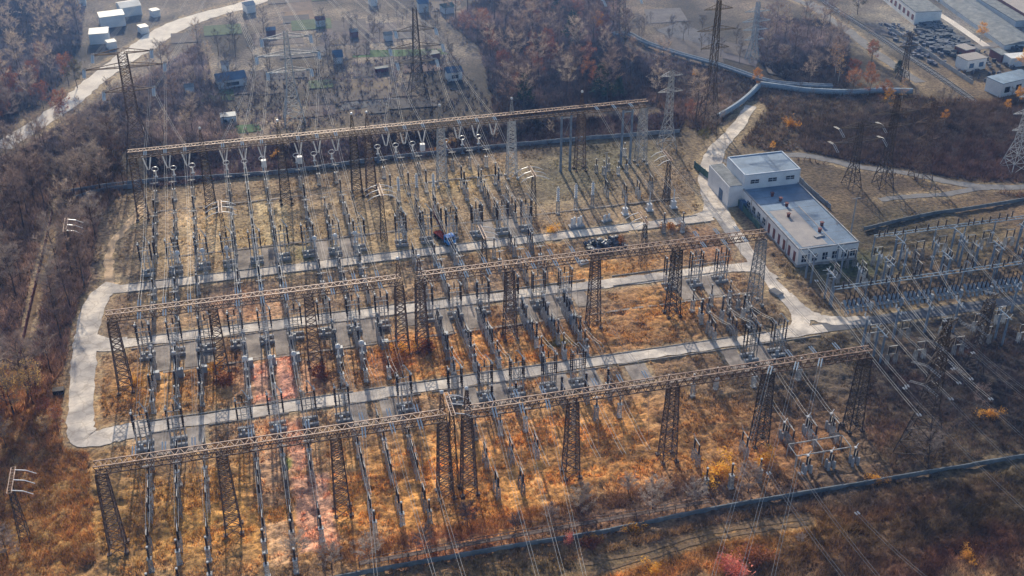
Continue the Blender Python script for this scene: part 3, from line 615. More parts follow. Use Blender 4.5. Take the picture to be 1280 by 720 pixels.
for px, py, pr, s, lab in [(915, 718, B_P, 1.6, 'bright pink-red bush at the near edge, outside the fence'), (815, 716, B_Y, 1.0, 'glowing orange bush just outside the near fence'),
    (945, 700, B_O, 1.5, 'orange-brown bush beside the pink-red one'), (790, 664, B_Y, .8, 'small orange bush right at the near fence wall'), (740, 682, B_O, .9, 'reddish bush south of the fence, left of the track'),
    (712, 676, B_P, .7, 'pale pink bush beside the near fence'), (740, 675, B_Y, .6, 'tiny yellow bush below the near fence'), (900, 592, B_Y, 1.7, 'orange shrub among the near right posts'),
    (957, 575, B_Y, 1.1, 'small orange shrub left of the steel pipe frame'), (1097, 602, B_Y, .8, 'orange bush along the inside of the near fence'), (1240, 520, B_Y, 1.0, 'lone orange bush in the dark right corner'),
    (505, 440, B_Y, 1.3, 'bright orange bush between the split gantry legs'), (528, 436, B_O, 1.4, 'red-orange bush beside the bright orange one'), (495, 455, B_O, 1.3, 'dark red bush under the split gantry'),
    (172, 482, B_Y, .9, 'orange bush at the left near pads'), (268, 462, B_Y, .9, 'orange bush at the foot of the second gantry leg'), (280, 478, B_O, 1.3, 'red bush at the foot of the second gantry leg'),
    (400, 470, B_O, 1.2, 'red-brown bush at the foot of the third gantry leg'), (1210, 700, B_Y, .9, 'yellow bush in the near right corner'), (560, 180, B_Y, .9, 'orange bush behind the far ring posts'), (545, 190, B_Y, .7, 'small pointed orange bush at the far fence'),
    (345, 195, B_Y, .8, 'faded yellow bush under the left end of the far gantry'), (990, 158, B_Y, 1.2, 'yellow bush in the scrub beyond the gate'), (690, 290, B_Y, .9, 'orange bush beside the white column row'), (840, 285, B_Y, 1.0, 'orange bush beside the far road'),
    (775, 305, B_O, 1.0, 'brown bush at the scrap pile')]:
    pr.put((*G2(px, py), 0), random.uniform(0, 6), lab, None, s * 1.5)

#%%PART2
# ------------------------------------------------------------------ gantries
def lattice_leg(mb, x, y, z0, z1, w0, w1, n=9, r=.085, rb=.045, dy=1.0):
    def c(t, i): w_ = (w0 + (w1 - w0) * t) / 2; sx, sy = ((-1, -1), (1, -1), (1, 1), (-1, 1))[i % 4]; return (x + sx * w_, y + sy * w_ * dy, z0 + (z1 - z0) * t)
    for i in range(4): mb.bar(c(0, i), c(1, i), r)
    ts = [0]; 
    for k in range(n): ts.append(ts[-1] + (1 - .055 * k))
    ts = [t / ts[-1] for t in ts]
    for k in range(n):
        for i in range(4):
            mb.bar(c(ts[k], i), c(ts[k + 1], i + 1), rb); mb.bar(c(ts[k], i + 1), c(ts[k + 1], i), rb)
            if k: mb.bar(c(ts[k], i), c(ts[k], i + 1), rb)
def lattice_beam(mb, top, x0, x1, y, z, wt=1.4, wb=1.15, d=1.6, step=1.45):
    n = max(2, round((x1 - x0) / step)); s = (x1 - x0) / n
    for sy in (-1, 1):
        top.bar((x0, y + sy * wt / 2, z), (x1, y + sy * wt / 2, z), .11); mb.bar((x0, y + sy * wb / 2, z - d), (x1, y + sy * wb / 2, z - d), .12)
    for k in range(n):
        a, b = x0 + k * s, x0 + (k + 1) * s; m = (a + b) / 2
        top.bar((a, y - wt / 2, z), (m, y + wt / 2, z), .055); top.bar((m, y + wt / 2, z), (b, y - wt / 2, z), .055)
        for sy in (-1, 1):
            mb.bar((a, y + sy * wt / 2, z), (m, y + sy * wb / 2, z - d), .065); mb.bar((m, y + sy * wb / 2, z - d), (b, y + sy * wt / 2, z), .065)
        mb.bar((m, y - wb / 2, z - d), (m, y + wb / 2, z - d), .065)
        mb.bar((a, y - wb / 2, z - d), (m, y + wb / 2, z - d), .05)
TX = [-26.5, -9.0, 8.2, 25.0, 28.9, 46.3, 63.4, 80.2, 98.0]
def gantry(label, xs_, y, x0, x1, spikes, mats, wbase=2.5, zt=17.0):
    t = thing('lattice_gantry', label, 'gantry', (xs_[0], y, 0)); ox, oy = xs_[0], y
    b = MB(); tp = MB(); lattice_beam(b, tp, x0 - ox, x1 - ox, 0, zt)
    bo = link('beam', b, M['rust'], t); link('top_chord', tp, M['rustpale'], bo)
    for i, x in enumerate(xs_):
        m = MB(); lattice_leg(m, x - ox, 0, 0, zt - 1.6, wbase, 1.5, 13, .11, .06)
        [m.box(x - ox + sx * wbase / 2, sy * wbase / 2, .15, .7, .7, .5) for sx in (-1, 1) for sy in (-1, 1)]
        lo = link('tower', m, M[mats[i]], t)
        if i in spikes:
            s = MB(); lattice_leg(s, x - ox, 0, zt + .1, zt + 3.6, .9, .25, 4, .05, .035); link('lightning_rod', s, M[mats[i]], lo)
            l = MB(); l.lathe(x - ox, 0, [(.12, zt + 3.6), (.3, zt + 3.7), (.32, zt + 4.05), (.1, zt + 4.2)], 8); link('lamp', l, M['white'], lo)
    return t
YF, YM, YB = 145.8, 188.2, 257.3
gantry('rusty lattice gantry nearest the camera, its left half on four towers', TX[:4], YF, -27.3, 25.4, {3}, ['rust'] * 4)
gantry('rusty lattice gantry nearest the camera, its right half reaching the far road', TX[4:8] + [TX[8]], YF, 28.3, 98.6, {0}, ['rust', 'rust', 'rust', 'darksteel', 'darksteel'])
gantry('rusty lattice gantry across the middle of the yard, its left half', TX[:4], YM, -27.3, 25.4, {3}, ['rust'] * 4)
gantry('rusty lattice gantry across the middle of the yard, its right half beside the building', TX[4:], YM, 28.3, 98.6, {0}, ['rust', 'rust', 'rust', 'darksteel', 'galv'])
gantry('pale lattice gantry along the far side of the yard, hung with white insulators', [-24.6, -9.0, 8.4, 25.4, 28.9, 46.3, 63.8, 81.4, 97.5], YB, -25.4, 98.3, {1, 2, 3, 4, 5, 6, 7}, ['rust', 'darksteel', 'darksteel', 'darksteel', 'rust', 'galv', 'galv', 'rust', 'galv'])
# concrete twin poles carrying the right end of the far gantry
for i, (x, lab) in enumerate(((77.6, 'twin blue-grey concrete poles left of the rusty far tower'), (93.4, 'twin blue-grey concrete poles near the right end of the far gantry'))):
    t = thing('twin_pole', lab, 'pole', (x, YB, 0))
    for s in (-1, 1):
        m = MB(); m.bar((s * 1.2, 0, -.2), (s * 1.2, 0, 15.2), .34, .26, 8, True); link('pole', m, M['bluecon'], t)
    m = MB(); m.bar((-1.6, 0, 14.4), (1.6, 0, 14.4), .12); m.bar((-1.2, 0, 8), (1.2, 0, 14), .05); link('crossbar', m, M['bluecon'], t)

# ------------------------------------------------------------------ conductors
def cable(mb, a, b, sag, r=.035, n=8):
    p = None
    for i in range(n + 1):
        t = i / n; q = tuple(a[k] + (b[k] - a[k]) * t for k in range(3)); q = (q[0], q[1], q[2] - 4 * sag * t * (1 - t))
        if p: mb.bar(p, q, r, n=3)
        p = q
def istring(mb, a, b, r=.13, n=9):
    d = [b[k] - a[k] for k in range(3)]
    for i in range(n):
        p = tuple(a[k] + d[k] * (i + .1) / n for k in range(3)); q = tuple(a[k] + d[k] * (i + .75) / n for k in range(3)); mb.bar(p, q, r, r * .5, 6)
def span(name, label, group, a, b, sag, ins=2.2, twin=.45, r=.026, wm='wire', im='glass_ins'):
    L = math.dist(a, b); u = [(b[k] - a[k]) / L for k in range(3)]; hx = hypot(u[0], u[1]); nx_, ny_ = -u[1] / hx, u[0] / hx
    a1 = tuple(a[k] + u[k] * ins for k in range(3)); b1 = tuple(b[k] - u[k] * ins for k in range(3))
    wv = MB(); sv = MB()
    for s in (-1, 1):
        o = s * twin / 2; sh = lambda p: (p[0] + nx_ * o - a[0], p[1] + ny_ * o - a[1], p[2])
        cable(wv, sh(a1), sh(b1), sag, r); istring(sv, sh(a), sh(a1)); istring(sv, sh(b1), sh(b))
    t = thing(name, label, 'power line', (a[0], a[1], 0), 0, group)
    link('conductor', wv, M[wm], t); link('insulator_string', sv, M[im], t)
PH = [(b, p, BAYS[b] + (p - 1) * 4.35) for b in range(7) for p in range(3)]
PN = ['left', 'middle', 'right']
i = 0
for b, p, x in PH:
    if b == 5 : continue
    span('overhead_conductor', f'{od(i)} twin conductor from left, strung from the far gantry to the middle gantry', 'conductors between far and middle gantry', (x, YB - .9, 17), (x, YM + .9, 17), 2.8); i += 1
i = 0
for b, p, x in PH:
    if b in (5,): continue
    span('overhead_conductor', f'{od(i)} twin conductor from left, strung from the middle gantry to the near gantry', 'conductors between middle and near gantry', (x, YM - .9, 16.8), (x, YF + .9, 16.8), 1.9, wm='wired'); i += 1
for i, (bx, pxb) in enumerate([(12.5, 470), (16.8, 545), (21.1, 582), (33.0, 674), (37.4, 707), (41.7, 733), (80, 890), (84.7, 925), (89, 965)]):
    e = G(pxb, 724, 13.5); k = 1.25; a = (bx, YF - .9, 17); e = (a[0] + (e[0] - a[0]) * k, a[1] + (e[1] - a[1]) * k, a[2] + (e[2] - a[2]) * k)
    span('overhead_conductor', f'{od(i)} outgoing twin conductor from left, running over the near fence', 'conductors leaving over the near fence', a, e, 1.0, r=.022)
# V strings and line traps under the far gantry
vs_, vw = MB(), MB()
for s in (-1, 1): istring(vs_, (s * .95, 0, -1.6), (s * .22, 0, -5.0), .2, 12)
vw.bar((-.3, 0, -5.05), (.3, 0, -5.05), .07)
VSTR = Proto('insulator_v_string', 'insulator', [('insulator_string', vs_.mesh('insulator_string'), M['white']), ('yoke', vw.mesh('yoke'), M['galv'])])
tr = MB(); tr.box(0, 0, -.9, 1.1, 1.1, 1.7); tr.bar((0, 0, 0), (0, 0, .5), .06)
TRAP = Proto('line_trap', 'line trap', [('housing', tr.mesh('housing'), M['shed'])])
i = 0
for b, p, x in PH:
    if b >= 5: continue
    VSTR.put((x, YB, 17), 0, f'{od(i)} V of white insulator strings from left, hanging under the far gantry', 'V strings under the far gantry')
    if (b, p) in ((2, 0), (3, 2), (1, 2)): TRAP.put((x, YB, 11.5), 0, {2: 'pale box line trap hanging below the third group of V strings', 3: 'pale box line trap hanging right of the split in the gantry', 1: 'pale box line trap under the second group of V strings'}[b])
    i += 1
# cross bus wires behind the far gantry, low
# ------------------------------------------------------------------ yard equipment
def ins(mb, x, y, z0, z1, r=.2, ribs=7, n=8):
    prof = [(r * .6, z0)]
    for k in range(ribs):
        a = z0 + (z1 - z0) * (k + .15) / ribs; b_ = z0 + (z1 - z0) * (k + .6) / ribs
        prof += [(r * .6, a), (r, (a + b_) / 2), (r * .6, b_)]
    prof.append((r * .6, z1)); mb.lathe(x, y, prof, n)
def stand(mb, x, y, h, w0=.7, w1=.6, n=3, r=.06, rb=.04): lattice_leg(mb, x, y, 0, h, w0, w1, n, r, rb)
# disconnector: broad stand, two pairs of black posts, tilted blade
a_, b_, c_, d_, e_ = MB(), MB(), MB(), MB(), MB()
for y in (-1.0, 1.0): a_.box(0, y, .3, 2.9, .5, .6)
for sx in (-.5, .5):
    for y in (-.6, .6): b_.bar((sx, y, .5), (sx, y, 6.2), .085)
    for z in (1.8, 3.2, 4.6): b_.bar((sx, -.6, z), (sx, .6, z), .045)
for z in (1.5, 4.0, 5.0): b_.bar((-.5, -.6, z), (.5, -.6, z), .05)
b_.bar((-.5, -.6, 1.5), (.5, -.6, 2.6), .045); b_.bar((.5, .6, 2.6), (-.5, .6, 4.0), .045)
for y in (-.75, .75):
    for z in (3.5, 6.2): b_.bar((-1.35, y, z), (1.35, y, z), .08)
for sx in (-1.2, 1.2):
    for y in (-.6, .6): b_.bar((sx, y, .6), (sx, y, 3.5), .09)
    b_.bar((sx, -.6, .8), (sx, .6, 3.4), .05); b_.bar((sx, .6, .8), (sx, -.6, 3.4), .05)
    for y in (-.6, .6): ins(c_, sx, y, 3.6, 7.6, .2, 9)
ins(c_, 0, .55, 6.3, 7.8, .18, 4)
d_.bar((-1.2, -.6, 7.7), (-1.2, .6, 7.7), .08); d_.bar((1.2, -.6, 7.7), (1.2, .6, 7.7), .08)
d_.bar((1.2, -.6, 7.75), (.25, .6, 9.0), .09); d_.bar((.25, .6, 9.0), (-.05, .7, 8.7), .07); d_.bar((-1.2, 0, 7.8), (-.4, .5, 6.2), .05)
for s_ in (-1.2, 1.2): d_.lathe(s_, -.6, [(.2, 7.6), (.26, 7.7), (.2, 7.9)], 8)
e_.box(-.5, -1.3, 1.2, .6, .4, 1.0)
DISC = Proto('disconnector', 'disconnector', [('footing', a_.mesh('footing'), M['concrete']), ('stand', b_.mesh('stand'), M['galv']), ('insulator_post', c_.mesh('insulator_post'), M['black']), ('blade', d_.mesh('blade'), M['wire']), ('drive_box', e_.mesh('drive_box'), M['cabinet'])])
# black post insulator
def post_proto(name, cat, h, hi, col, r=.2, head=None, standw=.65, concrete=False):
    a, b, c = MB(), MB(), MB()
    if concrete: a.bar((0, 0, -.1), (0, 0, h), .22, .18, 6)
    else: stand(a, 0, 0, h, standw, standw * .85)
    a.box(0, 0, h + .05, .8, .8, .1); a.box(0, 0, .08, .9, .9, .3)
    ins(b, 0, 0, h + .1, h + hi, r)
    if head == 'ball': c.lathe(0, 0, [(.1, h + hi), (.45, h + hi + .15), (.55, h + hi + .5), (.42, h + hi + .85), (.1, h + hi + 1)], 10)
    elif head == 'bar': c.bar((-.9, 0, h + hi + .1), (.9, 0, h + hi + .1), .08); c.bar((0, -.5, h + hi + .05), (0, .5, h + hi + .05), .08)
    elif head == 'ring':
        P = [(.75 * cos(2 * pi * k / 12), 0, h + hi + .65 + .55 * sin(2 * pi * k / 12)) for k in range(13)]
        for k in range(12): c.bar(P[k], P[k + 1], .1)
        c.bar((0, 0, h + hi), (0, 0, h + hi + .4), .12)
    else: c.lathe(0, 0, [(.16, h + hi), (.22, h + hi + .1), (.18, h + hi + .25)], 8)
    return Proto(name, cat, [('stand', a.mesh('stand'), M['galv' if not concrete else 'bluecon']), ('insulator', b.mesh('insulator'), M[col]), ('terminal' if head != 'ball' else 'head', c.mesh('terminal'), M['white' if head in ('ball', 'ring') else 'wire'])])
POST = post_proto('post_insulator', 'insulator', 2.6, 2.2, 'black')
POSTB = post_proto('bus_support', 'insulator', 2.9, 1.9, 'black', .18, 'bar')
POSTS = post_proto('post_insulator', 'insulator', 2.0, 1.5, 'black', .18)
CTR = post_proto('current_transformer', 'transformer', 2.4, 3.2, 'black', .3)
CVT = post_proto('voltage_transformer', 'transformer', 3.4, 1.8, 'white', .2, 'ball')
RING = post_proto('coupling_device', 'coupling device', 2.2, 1.4, 'white', .22, 'ring', concrete=True)
WCOL = post_proto('white_arrester', 'arrester', 3.2, 3.3, 'white', .42)
# breaker: three-part live tank unit with control cabinet
a, b, c, d = MB(), MB(), MB(), MB()
for y in (-1.6, 0, 1.6): stand(a, 0, y, 2.2, .9, .8, 2, .07, .045); ins(b, 0, y, 2.3, 4.6, .26)
a.bar((0, -2, 2.25), (0, 2, 2.25), .13)
for y in (-1.6, 1.6): c.lathe(0, y, [(.2, 4.6), (.42, 4.7), (.42, 5.2), (.2, 5.3)], 8)
c.bar((0, -1.6, 5.1), (0, 1.6, 5.1), .1)
d.box(.55, -2.4, 1.0, 1.3, .9, 1.6); d.box(.55, -2.4, .1, 1.5, 1.1, .25)
BRK = Proto('circuit_breaker', 'circuit breaker', [('stand', a.mesh('stand'), M['galv']), ('insulator', b.mesh('insulator'), M['black']), ('contact_head', c.mesh('contact_head'), M['galv']), ('control_cabinet', d.mesh('control_cabinet'), M['cabinet'])])
# low twin-column unit
a, b, c = MB(), MB(), MB()
for y in (-.9, .9): stand(a, 0, y, 2.4, .6, .5, 2); ins(b, 0, y, 2.5, 4.3, .2)
a.bar((0, -1.2, 2.45), (0, 1.2, 2.45), .1); c.bar((0, -.9, 4.4), (0, .9, 4.4), .08); c.bar((0, .9, 4.4), (0, 1.6, 5.0), .05)
TWIN = Proto('switch_unit', 'switch', [('stand', a.mesh('stand'), M['galv']), ('insulator', b.mesh('insulator'), M['black']), ('contact_arm', c.mesh('contact_arm'), M['wire'])])

def row(proto, y, spots, label, group, rz=0, jit=.15, s=1):
    for i, x in enumerate(spots):
        if len(spots) > 8 and random.random() < .05: continue
        yy = y[i % len(y)] if isinstance(y, (list, tuple)) else y
        proto.put((x + random.uniform(-jit, jit), yy + random.uniform(-jit, jit), 0), rz + random.uniform(-.03, .03), label.replace('#', od(i)), group, s * random.uniform(.97, 1.04))
def bays(bs, d=4.35): return [BAYS[b] + k * d for b in bs for k in (-1, 0, 1)]
row(DISC, 170.2, bays([0, 1, 2, 3, 4, 6], 5.6), '# tall black-topped disconnector from left, in the row on the near road', 'disconnectors on the near road')
row(DISC, 198.4, bays([0, 1, 2, 3, 4, 6], 5.7), '# tall black-topped disconnector from left, in the row on the middle road', 'disconnectors on the middle road')
row(DISC, 230.4, bays([0, 1, 2, 3, 4], 5.7), '# tall black-topped disconnector from left, in the row on the far road', 'disconnectors on the far road')
row(BRK, 192.6, bays([0, 1, 2, 3, 4]), '# circuit breaker from left, with grey cabinet, just behind the middle gantry', 'breakers behind the middle gantry')
row(TWIN, 187.2, bays([0, 1, 2, 3, 4]), '# black two-column switch from left, in the row right under the middle gantry', 'switches under the middle gantry')
row(CTR, 183.6, bays([0, 3, 4, 6]), '# black column transformer from left, standing just nearer than the middle gantry', 'transformers near the middle gantry')
row(CVT, 184.4, bays([1]), '# white-headed transformer from left, beside the pink grass strips', 'white-headed units by the pink strips')
row(CVT, 184.6, bays([2])[:2], '# white-headed transformer from left, in the third bay near the red bushes', 'white-headed units of the third bay')
row(POST, 180.2, bays([0, 1, 2, 3, 4, 6]), '# black post insulator from left, in the row behind the near road disconnectors', 'posts behind the near road disconnectors')
row(POSTS, 177.8 + .9, bays([3, 4]), '# short black post from left, at the far edge of the near road', 'short posts at the near road')
row(POST, [188.6, 189.5, 190], bays([6]), '# black post insulator from left, under the right end of the middle gantry', 'posts under the right end of middle gantry')
row(POSTS, [186, 187], [85.5, 87.6, 91.6, 93.9, 95.6], '# short black post from left, in the cluster left of the grey right tower', 'short post cluster by the grey tower')
row(TWIN, 164.6, bays([0, 1, 2, 3, 4]), '# black two-column switch from left, in the row in front of the near road', 'switches in front of the near road')
row(POSTB, 158.8, bays([0, 1, 2, 3, 4]), '# black bus support from left, in the row just behind the near gantry', 'bus supports behind the near gantry')
row(POST, [162.2, 161.4], [69.4, 74.2, 79.0, 86.0, 90.2, 95.0], '# dark single post from left, behind the right part of the near gantry', 'single posts behind the near gantry')
row(TWIN, 151.5, bays([0, 1, 2, 3]), '# black two-column switch from left, in the row right behind the near gantry beam', 'switches at the near gantry')
row(TWIN, 143.6, bays([0, 1, 2, 3, 5, 6]), '# black two-column switch from left, in the last row this side of the near gantry', 'switches this side of the near gantry')
row(POST, [139.5, 140.2, 139.8], bays([0, 1, 2]), '# black post from left, in the nearest row of the left half', 'nearest posts of the left half')
row(POST, 134.2, bays([0, 1])[:5], '# black post from left, alone in the rust grass near the near fence', 'posts near the near fence')
row(POST, [136.4, 136.2], [66.5, 70.9, 76], '# black post from left, in the grass right of the third near tower', 'posts right of the third near tower')
# between far road and middle road
row(POST, [219.5, 218.6], bays([0, 1, 2, 3, 4]), '# black post from left, in the row just this side of the far road', 'posts this side of the far road')
row(POSTB, 213.5, bays([0, 1, 2, 3, 4]), '# black bus support from left, halfway between the far and the middle road', 'bus supports between the roads')
row(TWIN, 208.2, bays([0, 1, 2, 3, 4]), '# black two-column switch from left, at the far edge of the middle road', 'switches at the middle road')
# beyond the far road
row(CVT, 225.0 + 2.6, bays([2]) + [BAYS[0] + 1, BAYS[0] + 6.2, BAYS[1] - 6], '# white-headed unit in the far road row, counted from the third bay', 'white-headed units at the far road')
row(POST, [237.8, 238.2], bays([0, 1, 2, 3, 4]), '# black post from left, in the row behind the far road disconnectors', 'posts behind the far road disconnectors')
row(TWIN, 243.5, bays([0, 1, 2, 3, 4]), '# black two-column switch from left, in the row beyond the far road', 'switches beyond the far road')
row(CTR, 254.4, bays([0, 1, 2, 3, 4]), '# black column transformer from left, under the far gantry', 'transformers under the far gantry')
row(TWIN, 155.2, bays([0, 1, 2]), '# black two-column switch from left, between the near gantry and the bus supports', 'switches between near gantry and supports')
row(CTR, 174.2 - 8.0 - .6, bays([3, 4]), '# black column transformer from left, in front of the near road at mid yard', 'transformers in front of the near road')
row(POSTB, 195.6, bays([0, 1, 2, 3, 4]), '# black bus support from left, right in front of the middle road disconnectors', 'bus supports at the middle road')
row(TWIN, 222.0, bays([0, 1, 2, 3, 4]), '# black two-column switch from left, this side of the far road kerb', 'switches at the far road kerb')
row(CTR, 234.4, bays([0, 1, 3, 4]), '# black column transformer from left, right behind the far road disconnectors', 'transformers behind the far road disconnectors')
row(POSTB, 248.0, bays([0, 1, 2, 4]), '# black bus support from left, in the row before the far gantry', 'bus supports before the far gantry')
row(TWIN, 176.0 + 1.9, bays([6]), '# black switch from left, behind the three rightmost near road disconnectors', 'switches behind the rightmost disconnectors')
row(WCOL, 250.8, [34.6, 38.9, 42.9], '# white column from left, in the three beside the drooping bracket mast', 'three white columns in the far yard')
row(WCOL, [235.8, 236.6, 237.4], [69.6, 74.0, 78.4], '# white column from left, in the three standing alone near the scrap', 'three white columns near the scrap')
row(CTR, 251.6, bays([4]), '# tall black column from left, right half of the far gantry row', 'tall black columns right of centre')
row(RING, 273.8, bays([0, 1, 2, 3, 4]), '# ring-topped coupling post from left, along the far fence', 'ring-topped posts along the far fence')
row(POSTB, 264.5, bays([0, 1, 2, 3, 4]), '# bus support from left, behind the far gantry', 'bus supports behind the far gantry')
row(POSTS, [254.8, 253.2, 252.4, 262.3], [84.8, 86.3, 89.8, 94.8, 88, 92.4], '# short post from left, in the far right corner by the twin poles', 'short posts in the far right corner')
row(TWIN, [241.5, 238.5, 239.4], [83.4, 87.0, 90.4, 94.4, 97.6], '# small switch from left, among the three white-tank transformers', 'small switches by the white tanks')
row(POST, [220.6, 221.1], [85.9, 90.3, 94.6], '# black post from left, this side of the far road near the building', 'posts near the building on the far road')
# small transformers with a tall bushing
a, b, c = MB(), MB(), MB()
a.box(0, 0, .9, 1.1, 1.1, 1.6); a.box(0, 0, .15, 1.6, 1.6, .3); b.lathe(0, 0, [(.25, 1.7), (.18, 2.2), (.12, 4.4), (.2, 4.5), (.05, 4.7)], 8); c.bar((0, 0, 4.6), (-1.0, 1.8, 7.2), .05)
TK = Proto('tank_transformer', 'transformer', [('tank', a.mesh('tank'), M['white']), ('bushing', b.mesh('bushing'), M['white']), ('lead', c.mesh('lead'), M['wire'])])
for i, (x, y) in enumerate([(84.8, 231.8), (91.0, 232.4), (97.0, 232.4)]): TK.put((x, y, 0), 0, ['left', 'middle', 'right'][i] + ' one of three small white tank transformers by the far road end', 'white tank transformers')
CAPB = Proto('capacitor_cans', 'capacitor', [])
# battery of cans and small cabinets in the gap bay
a, b = MB(), MB()
for k in range(4): a.lathe(-1.2 + k * .8, (k % 2) * .5, [(.32, .5), (.34, .6), (.34, 2.3), (.2, 2.5)], 8)
b.box(0, .2, .25, 3.6, 1.6, .5)
CAN = Proto('can_battery', 'capacitor', [('can', a.mesh('can'), M['white']), ('plinth', b.mesh('plinth'), M['concrete'])])
CAN.put((72.0, 228.4, 0), .1, 'row of four white cans on a plinth beside the far road', None)
CAN.put((79.6, 229.4, 0), .3, 'smaller group of cans right of the four white cans', None, .7)

# low bus wires along each bay
i = 0
for b, p, x in PH:
    if b in (5,): continue
    t = thing('low_busbar', f'{od(i)} low bus wire from left, linking the equipment of one phase row', 'wire', (x, 150, 0), 0, 'low wires along the phase rows')
    m = MB(); P = [(y, z) for y, z in ([(143.6, 4.4), (151.5, 4.4), (158.8, 4.9), (164.6, 4.4), (169.5, 7.7), (171.2, 7.7), (180.2, 4.9), (183.6, 5.7), (187.2, 4.4), (192.6, 5.1), (197.6, 7.7), (199.3, 8.1)] + ([(208.2, 4.4), (213.5, 4.9), (219.5, 4.9), (229.6, 7.7), (231.4, 7.7), (237.8, 4.9), (243.5, 4.4), (254.4, 5.7), (264.5, 4.9), (273.6, 4.0)] if b < 5 else []))]
    for (y0, z0), (y1, z1) in zip(P, P[1:]): [cable(m, (o_, y0 - 150, z0), (o_, y1 - 150, z1), .3 if y1 - y0 > 3 else 0, .024, 4) for o_ in (-.3, .3)]
    link('wire', m, M['wire'], t)
    dr = MB()
    for yy, zz, y2, z2 in ((YM, 15, 184, 5.8), (YM, 15, 192.4, 5.2), (YF, 15, 151.4, 4.5), (YF, 15, 143.8, 4.5)) + (((YB, 11.8, 254.4, 5.8), (YB, 11.8, 264.5, 5)) if b < 5 else ()): cable(dr, (0, yy - 150, zz), (0, y2 - 150, z2), .3, .028, 3)
    link('dropper', dr, M['wired'], t); i += 1

# ------------------------------------------------------------------ bracket masts (lattice mast carrying a ladder frame with drooping arms)
def bmast(px, py, h, sides, label, mm='darksteel', L=6.2, zpx=None):
    x, y, _ = G(px, py, h); t = thing('bracket_mast', label, 'mast', (x, y, 0))
    m = MB(); lattice_leg(m, 0, -1.5, 0, h - .15, 1.5, .6, 8, .06, .035); link('mast', m, M[mm], t)
    f = MB()
    for s in (-.32, .32): f.bar((s, -L / 2, h), (s, L / 2, h), .09)
    k = -L / 2
    while k < L / 2 + .01: f.bar((-.32, k, h), (.32, k, h), .05); k += L / 9
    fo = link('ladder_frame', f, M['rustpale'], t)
    for s in sides:
        for yy in (-L / 2 + .5, -.1, L / 2 - .8):
            a = MB(); a.bar((s * .32, yy, h + .05), (s * 1.9, yy - .15, h - .25), .085); a.bar((s * 1.9, yy - .15, h - .25), (s * 3.3, yy - .4, h - .95), .085, .06); link('arm', a, M['white'], fo)
BM = [(275, 258, 12, (-1, 1), 'bracket mast with six drooping white arms in the second bay of the far yard'), (475, 237, 12, (-1, 1), 'bracket mast with six drooping white arms beside the three white columns'),
      (665, 214, 12, (-1, 1), 'bracket mast with six drooping white arms on the dark grass'), (82, 281, 12, (1,), 'lone bracket mast with three arms in the left wood'),
      (14, 600, 11, (1,), 'bracket mast with three arms at the left edge of the near wood'), (603, 290, 11, (1,), 'bracket mast with three arms right of the blue truck'),
      (804, 272, 11, (-1,), 'bracket mast with three arms behind the white tanks'), (834, 194, 12, (-1,), 'bracket mast with three arms by the gate road'),
      (562, 505, 16, (1,), 'bracket mast standing in the split of the near gantry'), (1240, 400, 12, (1,), 'bracket mast behind the thick dark tower on the right')]
for px, py, h, sd, lab in BM[:9]: bmast(px, py, h, sd, lab)

# ------------------------------------------------------------------ pylons
def pylon(x, y, h, wb, arms, m, label, rz=0, ins_m='white', waist=.35, n=9, r=.10, rb=.05, twin=True, wt=.9, ir=.22):
    t = thing('pylon', label, 'pylon', (x, y, 0), rz)
    b = MB(); wz = h * waist; ww = wb * .42
    lattice_leg(b, 0, 0, 0, wz, wb, ww, max(3, n // 3), r, rb); lattice_leg(b, 0, 0, wz, h * .97, ww, wt, n, r * .85, rb * .85); b.bar((0, 0, h * .97), (0, 0, h), .06)
    link('body', b, M[m], t)
    for z, L in arms:
        z *= h
        for s in (-1, 1):
            a = MB(); w_ = .6
            tip = (s * L, 0, z)
            for dy in (-w_, w_): a.bar((s * .4, dy, z), tip, r * .9); 
            a.bar((s * .4, 0, z + 1.3), tip, r * .8)
            for k in range(1, 5):
                f = k / 5; a.bar((s * (.4 + (L - .4) * f), -w_ * (1 - f), z), (s * (.4 + (L - .4) * f), 0, z + 1.3 * (1 - f)), rb * .6); a.bar((s * (.4 + (L - .4) * f), -w_ * (1 - f), z), (s * (.4 + (L - .4) * f), w_ * (1 - f), z), rb * .6)
            ao = link('arm', a, M[m], t)
            if ins_m:
                si = MB()
                for o in ((-.22, .22) if twin else (0,)):
                    istring(si, (s * L + o, 0, z - .1), (s * L + o, -2.6, z - 1.2), ir, 7); istring(si, (s * L + o, 0, z - .1), (s * L + o, 2.6, z - .5), ir, 7)
                link('insulator_string', si, M[ins_m], ao)
    return t
PY = {}
def P_(key, px, py, h, wb, arms, m, label, **k):
    x, y = G2(px, py); PY[key] = (x, y, h, arms); pylon(x, y, h, wb, arms, m, label, **k)
A3 = [(.86, 5.0), (.66, 7.0), (.46, 5.0)]
P_('a', 523, 122, 27, 5.6, [(.74, 5.6), (.56, 7.4), (.40, 5.6)], 'darksteel', 'tall dark pylon with three arm levels beyond the far gantry, by the blue hut', r=.14, rb=.06, ir=.3)
P_('b', 368, 150, 26, 5.6, [(.90, 6.4), (.72, 8.2), (.54, 5.8)], 'galv', 'grey pylon with three arm levels among the left garden plots', r=.2, rb=.1, ir=.3)
P_('c', 175, 192, 28, 6.5, [(.97, 7.0), (.84, 9.6), (.62, 6.0)], 'rust', 'broad rusty pylon in front of the white road', r=.15, rb=.085, wt=2.2, ins_m='white', ir=.26)
P_('d', 885, 152, 35, 4.6, [(.9, 4.0), (.74, 5.4), (.6, 4.0)], 'darksteel', 'very tall dark pylon by the orange shrub beyond the gate', ins_m=None, rb=.07)
